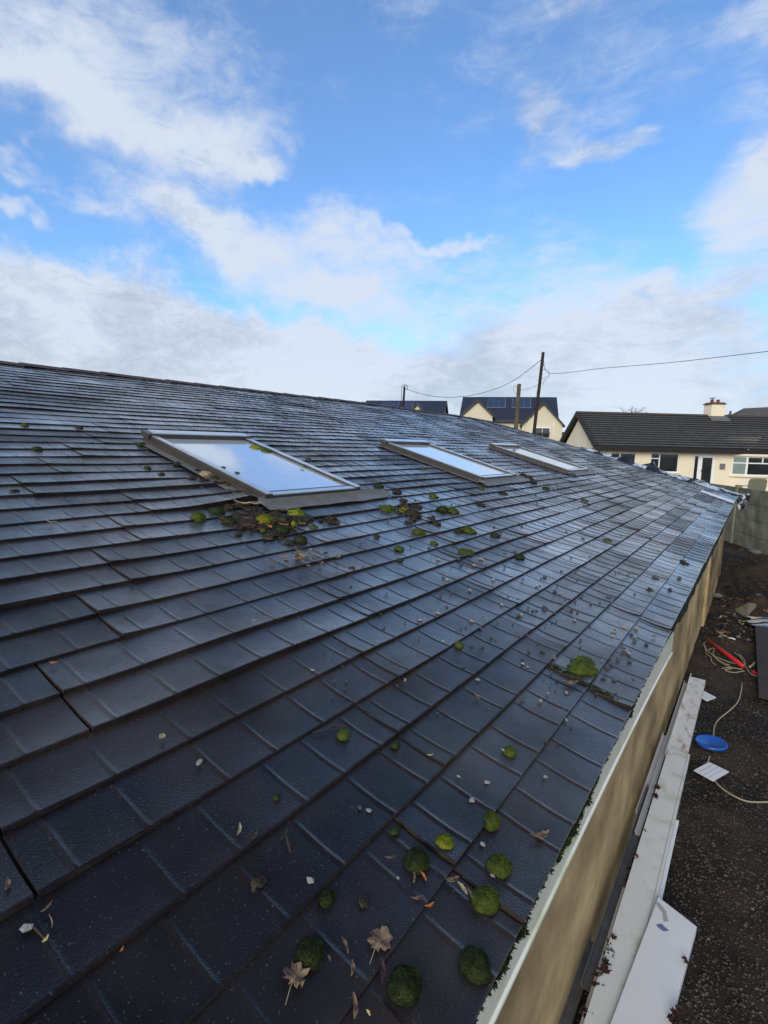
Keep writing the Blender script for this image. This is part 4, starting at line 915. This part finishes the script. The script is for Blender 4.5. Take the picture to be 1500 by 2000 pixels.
# dark wet leaves in the gap beside the boards
DL = [(1283, 1540), (1288, 1548), (1282, 1556), (1290, 1562), (1270, 1583), (1262, 1625), (1240, 1672), (1238, 1682), (1233, 1700), (1228, 1712), (1224, 1722), (1218, 1775), (1222, 1782), (1205, 1812), (1208, 1826), (1198, 1830), (1192, 1845), (1200, 1858), (1188, 1868), (1202, 1872), (1180, 1880),
      (1192, 1890), (1172, 1895), (1190, 1902), (1165, 1906), (1178, 1915), (1160, 1922), (1172, 1930), (1145, 1985), (1152, 1992), (1140, 1975)]
for i, (px, py) in enumerate(DL):
    q = random.Random(i); P = on_z(px, py, .29 + q.uniform(.0, .05)); P.x = min(P.x, -.395)
    maple(P, q.uniform(.022, .036), Vector((q.uniform(-.4, .4), q.uniform(-.4, .4), 1)), q.random() * 6.28, 'leaf_dark', 70 + i, stem=False, curl=.25, label='dark red wet leaf in the gap between wall and white boards', cat='leaf', group='dark leaves along the board gap')
for i, (px, py) in enumerate(((1336, 1872), (1341, 1882))):
    P = on_z(px, py, .378); maple(P, .020, Vector((0, .1, 1)), i * 2 + 1, 'leaf_dark', 170 + i, stem=False, label=('dark leaf on the right edge of the widest white board, ' + ('upper' if i == 0 else 'lower') + ' of the pair'), cat='leaf')
for i, (px, py) in enumerate(((1318, 1982), (1308, 1990), (1326, 1975), (1314, 1998), (1322, 1992))):
    P = on_z(px, py, .385); maple(P, .026, Vector((.2, .1, 1)), i * 1.4, 'leaf_dark', 190 + i, stem=False, curl=.3, label='dark leaf in the cluster at the bottom edge of the widest white board', cat='leaf', group='leaf cluster at the board edge')

# ------------------------------------------------------------------ block fence
def fence():
    C0 = Vector((-.46, 21.4, 0)); D = Vector((.452, -.892, 0)); Nn = Vector((.892, .452, 0))
    root = thing('block_fence', C0, 'damp grey concrete panel fence with posts beyond the far roof corner', 'fence')
    gap = 2.9; rnd = random.Random(4)
    for k in range(-5, 5):
        a = C0 + D * (k * gap); b = MB(); b.box(a - D * .07 - Nn * .07 + Vector((0, 0, -.7)), D * .14, Nn * .16, Vector((0, 0, 2.72))); b.build('post', 'concrete_post', root, bevel=.006)
        if k == 4: continue
        for c in range(5):
            z = -.55 + c * .50; off = .45 if c % 2 else 1.25
            for (u0, u1) in ((.075, off), (off + .008, 1.9 + off * .3), (1.908 + off * .3, gap - .075)):
                if u1 - u0 < .1: continue
                b = MB(); j = rnd.uniform(-.004, .004); b.box(a + D * u0 + Nn * (-.03 + j) + Vector((0, 0, z)), D * (u1 - u0), Nn * .09, Vector((0, 0, .49))); b.build('panel', 'concrete', root, bevel=.008)
fence()

# ------------------------------------------------------------------ houses
def quadbox(b, u0, u1, v0, v1, z0, z1, fr):
    P = [fr(u0, v0, z0), fr(u1, v0, z0), fr(u1, v1, z0), fr(u0, v1, z0)]; b.prism(P, (0, 0, z1 - z0))
def bungalow():
    fr = uv; u0, u1, vf, vb, zb = 13.25, 27.0, 32.3, 38.1, .3
    ze, zr, vr = 3.42, 5.70, 35.2
    r = thing('bungalow', uv(20, 35, .9), 'cream bungalow with dark tiled roof and one chimney beyond the block fence', 'house')
    # front wall built round its openings
    ops = [(14.25, 15.85, 1.9, 3.05), (16.76, 18.56, 1.88, 3.08), (19.5, 20.85, .95, 3.06), (21.9, 24.9, 1.76, 3.04)]
    b = MB(); x = u0
    for (a, c, z0, z1) in ops:
        quadbox(b, x, a, vf, vf + .25, zb, ze - .1, fr); quadbox(b, a, c, vf, vf + .25, z1, ze - .1, fr); quadbox(b, a, c, vf, vf + .25, zb, z0, fr); x = c
    quadbox(b, x, u1, vf, vf + .25, zb, ze - .1, fr)
    quadbox(b, u0, u1, vb - .25, vb, zb, ze - .1, fr)
    for uu in (u0, u1 - .25):
        b.prism([fr(uu, vf + .25, zb), fr(uu, vb - .25, zb), fr(uu, vb - .25, ze + .05), fr(uu, vr, zr - .22), fr(uu, vf + .25, ze + .05)], UU * .25)
    b.build('wall', 'cream', r)
    # roof: two slopes with tile laps
    b = MB(); n = 15; ua, ub = 12.95, 27.2; vfe = 31.75; vbe = 2 * vr - vfe
    for k in range(n):
        t0, t1 = k / n, (k + 1) / n
        for sgn in (1, -1):
            va = vfe + (vr - vfe) * t0; vc = vfe + (vr - vfe) * t1; za = ze + (zr - ze) * t0 + .085; zc = ze + (zr - ze) * t1 + .012
            if sgn < 0: va, vc = 2 * vr - va, 2 * vr - vc
            m = 28; us = [ua + (ub - ua) * i / m for i in range(m + 1)]
            b.cur = 0
            b.quad(fr(ua, va, za), fr(ub, va, za), fr(ub, vc, zc), fr(ua, vc, zc))
            b.cur = 1; b.quad(fr(ua, va, za - .095), fr(ub, va, za - .045), fr(ub, va, za), fr(ua, va, za))
    rf = b.build('roof', ['roof_conc', 'roof_lap'], r)
    b = MB(); b.prism([fr(ua, vr - .14, zr - .07), fr(ua, vr + .14, zr - .07), fr(ua, vr + .08, zr + .05), fr(ua, vr - .08, zr + .05)], UU * (ub - ua)); b.build('ridge', 'ridge_brown', rf)
    b = MB(); quadbox(b, ua + .05, ub - .05, vfe - .02, vfe + .04, ze - .22, ze - .002, fr); quadbox(b, ua + .05, ub - .05, vfe + .041, vf - .003, ze - .2, ze - .15, fr)
    b.prism([fr(ua - .03, vfe, ze - .2), fr(ua - .03, vfe, ze + .06), fr(ua - .03, vr, zr + .04), fr(ua - .03, vr, zr - .24)], UU * .28)
    b.prism([fr(ua - .028, vbe, ze - .2), fr(ua - .028, vr + .002, zr - .24), fr(ua - .028, vr + .002, zr + .038), fr(ua - .028, vbe, ze + .06)], UU * .28)
    b.tube([fr(13.35, vfe - .05, ze - .25), fr(13.2, vf - .08, ze - .55), fr(13.2, vf - .08, zb)], .04, 6)
    b.build('fascia_and_gutter', 'verge_dark', r)
    def window(a, c, z0, z1, vv, bars, name='window', sill=True, inset=.06):
        b = MB(); t = .06; v0 = vv + inset
        quadbox(b, a, a + t, v0, v0 + .06, z0, z1, fr); quadbox(b, c - t, c, v0, v0 + .06, z0, z1, fr); quadbox(b, a + t, c - t, v0, v0 + .06, z1 - t, z1, fr); quadbox(b, a + t, c - t, v0, v0 + .06, z0, z0 + t, fr)
        for (p, q, s, e) in bars: quadbox(b, p, q, v0 - .005, v0 + .055, s, e, fr)
        o = b.build(name, 'white_frame', r)
        b = MB(); quadbox(b, a + .02, c - .02, v0 + .025, v0 + .035, z0 + .02, z1 - .02, fr); b.build('pane', 'pane', o)
        if sill: b = MB(); quadbox(b, a - .06, c + .06, vv - .08, vv + .058, z0 - .07, z0 - .003, fr); b.build('sill', 'cream', o)
        return o
    window(14.25, 15.85, 1.9, 3.05, vf, [(14.80, 14.87, 1.95, 3.0), (14.30, 14.80, 2.68, 2.74)])
    window(16.76, 18.56, 1.88, 3.08, vf, [(17.30, 17.37, 1.93, 3.03), (16.81, 17.30, 2.70, 2.76)])
    b = MB()                                                 # door with side light
    for (a, c, z0, z1) in ((19.5, 19.56, .95, 3.0), (19.78, 20.05, .95, 3.0), (20.68, 20.85, .95, 3.0), (19.56, 19.78, 2.94, 3.0), (20.05, 20.68, 2.86, 3.0), (20.05, 20.68, .95, 1.25), (19.5, 20.85, 3.003, 3.055)): quadbox(b, a, c, vf + .05, vf + .12, z0, z1, fr)
    dr = b.build('door', 'white_frame', r)
    b = MB(); quadbox(b, 19.56, 19.78, vf + .08, vf + .09, .95, 2.94, fr); quadbox(b, 20.05, 20.68, vf + .08, vf + .09, 1.25, 2.86, fr); b.build('pane', 'pane', dr)
    b = MB(); b.tube([fr(20.0, vf + .01, 1.95), fr(20.0, vf + .01, 2.12)], .015, 6); b.tube([fr(20.0, vf + .05, 2.0), fr(20.0, vf + .0, 2.0)], .012, 6); b.build('handle', 'metal_grey', dr)
    # bay window
    b = MB(); vp = vf - .55; t = .06
    bs = [(21.9, vf + .02), (22.45, vp), (24.35, vp), (24.9, vf + .02)]
    for (pa, va), (pb, vc) in zip(bs, bs[1:]):
        d = Vector((pb - pa, vc - va)); L = d.length; d /= L
        def seg(s0, s1, z0, z1, off=0.0, th=.06):
            n2 = Vector((d.y, -d.x)); q = [(s0, off), (s1, off), (s1, off - th), (s0, off - th)]
            b.prism([fr(pa + d.x * s + n2.x * o, va + d.y * s + n2.y * o, z0) for s, o in q], (0, 0, z1 - z0))
        seg(0, .06, 1.82, 3.0); seg(L - .06, L, 1.82, 3.0); seg(.06, L - .06, 1.82, 1.89); seg(.06, L - .06, 2.93, 3.0); seg(.06, L - .06, 2.55, 2.62)
        if L > 1: seg(L / 2 - .03, L / 2 + .03, 2.62, 2.93)
    bw = b.build('bay_window', 'white_frame', r)
    b = MB()
    for i, ((pa, va), (pb, vc)) in enumerate(zip(bs, bs[1:])):
        b.cur = 0 if i == 1 else 1; b.quad(fr(pa, va + .035, 1.85), fr(pb, vc + .035, 1.85), fr(pb, vc + .035, 2.97), fr(pa, va + .035, 2.97))
    b.build('pane', ['pane', 'pane_pale'], bw)
    b = MB(); ob = [(21.75, vf - .003), (22.4, vp - .1), (24.4, vp - .1), (25.05, vf - .003)]
    b.prism([fr(a, v, 1.72) for a, v in ob], (0, 0, .095)); b.prism([fr(a, v, 3.003) for a, v in ob], (0, 0, .14))
    b.prism([fr(a, v, .3) for a, v in [(21.9, vf - .003), (22.45, vp), (24.35, vp), (24.9, vf - .003)]], (0, 0, 1.415)); b.build('bay_wall', 'cream', bw)
    b = MB(); quadbox(b, 21.12, 21.42, vf - .10, vf - .003, 2.18, 2.52, fr); quadbox(b, 21.17, 21.37, vf - .115, vf - .101, 2.23, 2.40, fr); b.build('meter_box', 'box_grey', r, bevel=.02)
    b = MB(); quadbox(b, 21.8, 22.7, vr - .42, vr + .42, zr - .5, zr + .70, fr); ch = b.build('chimney', 'cream', r)
    b = MB(); quadbox(b, 21.74, 22.76, vr - .48, vr + .48, zr + .703, zr + .77, fr); quadbox(b, 21.82, 22.68, vr - .40, vr + .40, zr + .772, zr + .84, fr); b.build('chimney_cap', 'terracotta', ch)
    for uu in (22.05, 22.45):
        b = MB(); b.tube([fr(uu, vr, zr + .84), fr(uu, vr, zr + 1.0)], .11, 12, taper=.09); b.tube([fr(uu, vr, zr + 1.0), fr(uu, vr, zr + 1.04)], .12, 12); b.build('chimney_pot', 'terracotta', ch)
    b = MB(); b.tube([fr(22.05, vr, zr + 1.12), fr(22.05, vr, zr + 1.15)], .18, 10); b.tube([fr(22.05, vr, zr + 1.04), fr(22.05, vr, zr + 1.12)], .03, 6); b.build('cowl', 'metal_grey', ch)
    b = MB(); b.prism([fr(21.65, vr - .78, zr - .42), fr(22.95, vr - .78, zr - .42), fr(22.85, vr - .452, zr - .10), fr(21.68, vr - .452, zr - .10)], (0, 0, .03)); b.build('lead_flashing', 'metal_grey', ch)
bungalow()
def frame_at(u, v, deg):
    c, s = math.cos(R_(deg)), math.sin(R_(deg)); e1 = UU * c + VV * s; e2 = -UU * s + VV * c; o = UU * u + VV * v
    return (lambda a, b_, z: Vector((o.x + e1.x * a + e2.x * b_, o.y + e1.y * a + e2.y * b_, z))), e1, e2
def solar_house(u, v, L, zr, ze, half, label, gables, panels, deg=-13):
    fr, e1, e2 = frame_at(u, v, deg); r = thing('gabled_house', fr(L / 2, 0, .9), label, 'house', 'gabled houses beyond the roof')
    b = MB(); quadbox(b, .35, L - .35, -half + .4, half - .4, .5, ze, fr)
    for a in (.35, L - .6): b.prism([fr(a, -half + .4, ze), fr(a, half - .4, ze), fr(a, 0, zr - .25)], e1 * .25)
    for (gc, gw, gz, gf) in gables:
        b.prism([fr(gc - gw, -half - .9, .5), fr(gc + gw, -half - .9, .5), fr(gc + gw, -half - .9, gf), fr(gc, -half - .9, gz - .15), fr(gc - gw, -half - .9, gf)], e2 * (half * .6))
    b.build('wall', 'cream2', r)
    b = MB()
    for sg in (-1, 1):
        P = [fr(0, sg * half, ze), fr(L, sg * half, ze), fr(L, 0, zr), fr(0, 0, zr)]; b.prism(P, (0, 0, .12))
    for (gc, gw, gz, gf) in gables:
        run = min(half + 1.1, (zr - gz) / (zr - ze) * half * 0 + half + 1.1)
        for sg in (-1, 1):
            k = 1.12; b.prism([fr(gc + sg * gw * k, -half - 1.15, gf - .12 * (gz - gf) * 1.0), fr(gc, -half - 1.15, gz), fr(gc, -half - 1.15 + run * .75, gz), fr(gc + sg * gw * k, -half - 1.15 + run * .45, gf - .12 * (gz - gf))], (0, 0, .14))
    b.build('roof', 'roof_slate', r)
    b = MB()
    for (gc, gw, gz, gf) in gables:
        for sg in (-1, 1):
            k = 1.12; b.prism([fr(gc + sg * gw * k, -half - 1.18, gf - .12 * (gz - gf) - .12), fr(gc, -half - 1.18, gz - .14), fr(gc, -half - 1.18, gz + .12), fr(gc + sg * gw * k, -half - 1.18, gf - .12 * (gz - gf) + .12)], e2 * -.05)
    b.prism([fr(0, -half - .02, ze - .15), fr(L, -half - .02, ze - .15), fr(L, -half - .02, ze + .05), fr(0, -half - .02, ze + .05)], e2 * -.06)
    for a in (0, L - .08): b.prism([fr(a, -half, ze - .16), fr(a, 0, zr - .18), fr(a, half, ze - .16), fr(a, half, ze - .002), fr(a, 0, zr - .003), fr(a, -half, ze - .002)], e1 * .08)
    b.build('fascia', 'verge_dark', r)
    for (a0, a1, t0, t1) in panels:
        def q(a, t, h=.16): return fr(a, -half * (1 - t), ze + (zr - ze) * t + h)
        b = MB(); b.prism([q(a0 - .06, t0 - .01), q(a1 + .06, t0 - .01), q(a1 + .06, t1 + .01), q(a0 - .06, t1 + .01)], (0, 0, .05)); sp = b.build('solar_panel', 'solar_rim', r)
        n = 3
        for i in range(n):
            a = a0 + (a1 - a0) * i / n; c = a0 + (a1 - a0) * (i + 1) / n - .05
            b = MB(); b.prism([q(a, t0, .212), q(c, t0, .212), q(c, t1, .212), q(a, t1, .212)], (0, 0, .02)); b.build('solar_cell', 'solar', sp)
    return r, fr, e1, e2
h2, fr2, e12, e22 = solar_house(9.66, 65, 11.14, 9.35, 6.35, 4.5, 'ivory gabled house with two front gables and solar panels, behind the tallest pole', [(2.1, 1.75, 8.55, 6.9), (9.3, 2.15, 8.3, 6.0)], [(3.15, 5.2, .50, .88), (6.0, 8.1, .50, .88)])
b = MB(); quadbox(b, 8.5, 10.2, -5.56, -5.42, 5.1, 5.65, fr2); wdw = b.build('window', 'white_frame', h2)
b = MB(); quadbox(b, 8.58, 9.3, -5.59, -5.57, 4.6, 5.55, fr2); quadbox(b, 9.36, 10.1, -5.59, -5.57, 4.6, 5.55, fr2); b.build('pane', 'pane', wdw)
b = MB(); b.tube([fr2(10.55, -5.3, 6.2), fr2(10.55, -5.5, 5.8), fr2(10.55, -5.5, .9)], .05, 6); b.build('downpipe', 'white_frame', h2)
solar_house(-2.7, 75, 11.6, 9.5, 7.0, 4.0, 'half hidden ivory house with solar panels and one tiny front gable, behind the leftmost pole', [(8.2, 1.2, 8.75, 7.4)], [(2.6, 5.0, .3, .85), (5.6, 7.0, .3, .85)])
def right_house():
    fr, e1, e2 = frame_at(34.5, 52, -8); r = thing('dark_roofed_house', fr(4, 4, .9), 'dark steep roofed house mostly outside the right edge behind the bungalow', 'house')
    b = MB(); quadbox(b, .3, 11, .5, 7, .5, 5.2, fr); b.build('wall', 'cream2', r)
    b = MB(); b.prism([fr(-.3, 0, 5.2), fr(11.3, 0, 5.2), fr(7.5, 3.6, 8.2), fr(3.0, 3.6, 7.9)], (0, 0, .15)); b.prism([fr(-.3, 0, 5.2), fr(3.0, 3.6, 7.9), fr(-.3, 7.4, 5.2)], (0, 0, .15)); b.prism([fr(3.0, 3.6, 7.9), fr(7.5, 3.6, 8.2), fr(11.3, 7.4, 5.2), fr(-.3, 7.4, 5.2)], (0, 0, .15)); b.build('roof', 'roof_conc', r)
    fr, e1, e2 = frame_at(44.5, 70, -5); r = thing('distant_house', fr(2, 3, .9), 'distant low roof with two chimney pots just right of the bungalow chimney', 'house')
    b = MB(); quadbox(b, .2, 6, .4, 6, .5, 7.3, fr); b.build('wall', 'cream2', r)
    b = MB(); b.prism([fr(-.2, 0, 7.3), fr(6.3, 0, 7.3), fr(6.3, 3.2, 8.55), fr(.6, 3.2, 8.55)], (0, 0, .12)); b.prism([fr(-.2, 6.4, 7.3), fr(.6, 3.2, 8.55), fr(6.3, 3.2, 8.55), fr(6.3, 6.4, 7.3)], (0, 0, .12)); b.build('roof', 'roof_conc', r)
    for a in (1.9, 3.6):
        b = MB(); quadbox(b, a - .25, a + .25, 2.9, 3.5, 8.4, 8.8, fr); b.tube([fr(a, 3.2, 8.8), fr(a, 3.2, 9.25)], .14, 8); b.build('chimney', 'terracotta', r)
right_house()
# distant roofs seen in the gap, street lamp
b = MB(); frd, ea, eb = frame_at(38, 112, 0); quadbox(b, 0, 7, 0, 5, .5, 5.6, frd); b.prism([frd(-.2, -.2, 5.6), frd(7.2, -.2, 5.6), frd(7.2, 2.5, 7.2), frd(-.2, 2.5, 7.2)], (0, 0, .15)); b.build('distant_house', 'roof_slate', label='tiny dark distant house in the gap between the gabled house and the bungalow', cat='house')
lp = at(1095, 850, 70); sl_ = thing('street_lamp', (lp.x, lp.y, .9), 'tiny street lamp in the gap left of the bungalow', 'street lamp')
b = MB(); tp = at(1096, 841, 70); b.tube([(lp.x, lp.y, .9), (lp.x, lp.y, tp.z)], .07, 6, taper=.05); b.build('pole', 'metal_grey', sl_)
b = MB(); b.prism([Vector((lp.x, lp.y, tp.z)) + UU * a + VV * c for a, c in ((-.1, -.12), (-.8, -.1), (-.8, .1), (-.1, .12))], (0, 0, .12)); b.build('lamp_head', 'metal_grey', sl_)
# bare treetop behind the bungalow ridge
def treetop():
    base = at(1232, 806, 48); r = thing('bare_tree', (base.x, base.y, .9), 'bare winter treetop showing above the bungalow ridge', 'tree'); rnd = random.Random(6)
    b = MB(); b.tube([(base.x, base.y, .9), (base.x + .1, base.y, base.z - 1)], .14, 8, taper=.07); b.build('trunk', 'twig', r)
    b = MB()
    for i in range(26):
        a = Vector((base.x + .1, base.y, base.z - 1 - rnd.random() * .6)); d = UU * rnd.uniform(-1.3, 1.3) + VV * rnd.uniform(-.8, .8)
        m = a + d * .5 + Vector((0, 0, .9)); e = a + d + Vector((0, 0, rnd.uniform(1.1, 1.75))); b.tube([a, m, e], .03, 4, taper=.008)
        for q in range(3): b.tube([m.lerp(e, rnd.random()), e + UU * rnd.uniform(-.35, .35) + VV * rnd.uniform(-.2, .2) + Vector((0, 0, rnd.uniform(-.2, .1)))], .012, 4, taper=.006)
    b.build('crown', 'twig', r)
treetop()
# utility poles and wires
def pole(x0, y0, x1, y1, D, rr, m, label):
    lo = at(x0, y0, D); hi = at(x1, y1, D); d = (hi - lo); bt = lo - d * ((lo.z - .7) / d.z)
    r = thing('utility_pole', (bt.x, bt.y, .9), label, 'utility pole', 'wooden utility poles'); b = MB(); b.tube([bt, lo, hi], rr * 1.1, 10, taper=rr * .88); b.build('shaft', m, r, smooth=False); return r, lo, hi
pa, la, ha = pole(1043, 845, 1061, 688, 38, .12, 'pole_dark', 'tallest leaning wooden pole carrying the wires, in front of the gabled house')
pb, lb_, hb = pole(1008, 832, 1014, 750, 34, .14, 'pole', 'thick shorter weathered pole left of the tallest pole')
pc, lc, hc = pole(787, 803, 790, 755, 48, .11, 'pole_dark', 'leftmost short pole with a looped cable on top')
def wire(pts, label, r=.013, parent=None, name='overhead_cable'):
    b = MB(); b.tube(spline(pts, 10), r, 5); 
    if parent: b.build(name, 'cable', parent)
    else: b.build(name, 'cable', label=label, cat='cable', smooth=True)
A = at(1058, 702, 38); C1 = at(791, 759, 48)
wire([A, at(1000, 745, 40.2), at(940, 768, 42.4), at(880, 776, 44.6), at(830, 771, 46.5), C1], 'sagging overhead cable between the tallest and the leftmost pole', .020)
wire([at(1062, 704, 37.9), at(1075, 729, 36), at(1180, 719, 31), at(1300, 709, 27), at(1400, 698, 24), at(1620, 672, 19)], 'overhead cable from the tallest pole out to the right edge', .014)
wire([at(1058, 748, 37.6), at(1036, 758, 36), at(1015, 762, 34)], 'short slack cable between the tallest pole and the thick weathered one', .013)
wire([at(1050, 760, 37.9), at(1040, 800, 37), at(1026, 835, 36), at(1010, 900, 35)], 'thin guy wire running down left of the tallest pole', .008)
wire([A, at(1066, 724, 37.8), at(1072, 728, 37.8), at(1071, 737, 37.8), at(1064, 742, 37.8), at(1060, 752, 37.8)], '', .012, pa, 'cable_loop')
wire([at(1059, 722, 37.8), at(1070, 723, 37.8), at(1073, 731, 37.8), at(1066, 737, 37.8), at(1058, 740, 37.8)], '', .010, pa, 'cable_loop')
wire([at(1013, 762, 33.8), at(1005, 752, 33.8), at(1003, 762, 33.8), at(1008, 770, 33.8)], '', .010, pb, 'cable_loop')
wire([at(783.5, 803, 47.8), at(784, 770, 47.8), at(785, 756, 47.8), at(790, 751, 47.8), at(796, 755, 47.8), at(793, 762, 47.8)], '', .022, pc, 'cable_loop')
wire([at(788, 757, 47.8), at(792, 752, 47.8), at(797, 757, 47.8)], '', .018, pc, 'cable_loop')
# garden chair behind the fence
def chair():
    D = 24.5; c = at(1471, 946, D); r = thing('garden_chair', (c.x, c.y, .9), 'grey-green garden chair with rounded back showing over the block fence', 'chair')
    def q(u, v, z): return Vector((c.x, c.y, .9)) + UU * u + VV * v + Vector((0, 0, z))
    W = .43
    b = MB(); pr = [(-W, .42), (-W, .95), (-W * .9, 1.04), (-W * .6, 1.08), (W * .6, 1.08), (W * .9, 1.04), (W, .95), (W, .42)]; b.prism([q(a, -.25 - .12 * (z - .4), z) for a, z in pr], VV * .035)
    for i in range(7):
        a = -W + .08 + i * (2 * W - .16) / 6; b.prism([q(a - .02, -.262 - .12 * .05, .45), q(a + .02, -.262 - .12 * .05, .45), q(a + .02, -.262 - .12 * .6, 1.0), q(a - .02, -.262 - .12 * .6, 1.0)], VV * -.008)
    b.build('backrest', 'garden_green', r)
    b = MB(); b.box(q(-W, -.25, .40), UU * 2 * W, VV * .5, Vector((0, 0, .04))); b.build('seat', 'garden_green', r)
    for s in (-1, 1):
        b = MB(); b.tube([q(s * W, -.3, .72), q(s * (W + .04), 0, .70), q(s * (W + .02), .22, .62)], .025, 6); b.build('armrest', 'garden_green', r)
        for v in (-.22, .22): b = MB(); b.tube([q(s * (W - .03), v, .42), q(s * W, v * 1.1, 0)], .025, 6); b.build('leg', 'garden_green', r)
chair()

# every repeat of a group that the photo tells apart by its place
ORD = lambda n: '%d%s' % (n, 'th' if 10 < n % 100 < 14 else {1: 'st', 2: 'nd', 3: 'rd'}.get(n % 10, 'th'))
RI = RM.transposed()
def pix(o):
    c = RI @ (o.location - Vector((0, 0, CH))); return 750 + Fx * c[0] / c[2], 1000 + Fx * c[1] / c[2]
SHORT = {'dirt lumps in the debris heap': ('dark dirt lump in the debris heap, %s from the left', 0), 'dirt lumps on the roof': ('dark dirt lump out on the wet courses, %s from the left', 0),
         'stone chips near the eaves': ('small %c stone chip near the right-hand eaves, %s from the left', 0), 'stone chips in the lower scatter': ('small %c stone chip in the lower middle scatter, %s from the left', 0),
         'stone chips below the skylights': ('small %c stone chip on the courses below the skylights, %s from the left', 0), 'leaf litter below the heap': ('brown leaf scrap in the litter below the debris heap, %s from the left', 0),
         'leaf scraps in the debris heap': ('brown leaf scrap caught in the debris heap, %s from the left', 0), 'dark leaves along the board gap': ('dark red wet leaf in the gap by the boards, %s from the far end', 1),
         'leaf cluster at the board edge': ('dark leaf at the bottom edge of the widest board, %s from the left', 0), 'lumps on the dug mound': ('soil lump on the dug mound by the wall end, %s from the left', 0),
         'scraps on the dug mound': ('yellowish scrap on the dug mound, %s from the left', 0)}
for g, (tx, ax) in SHORT.items():
    lst = sorted((o for o in col.objects if o.parent is None and o.get('group') == g), key=lambda o: pix(o)[ax])
    cnt = {}
    for o in lst:
        t = tx.replace('%c', 'pale' if o.data.materials[0].name == 'pale_chip' else 'dark'); cnt[t] = cnt.get(t, 0) + 1; o['label'] = t % ORD(cnt[t])
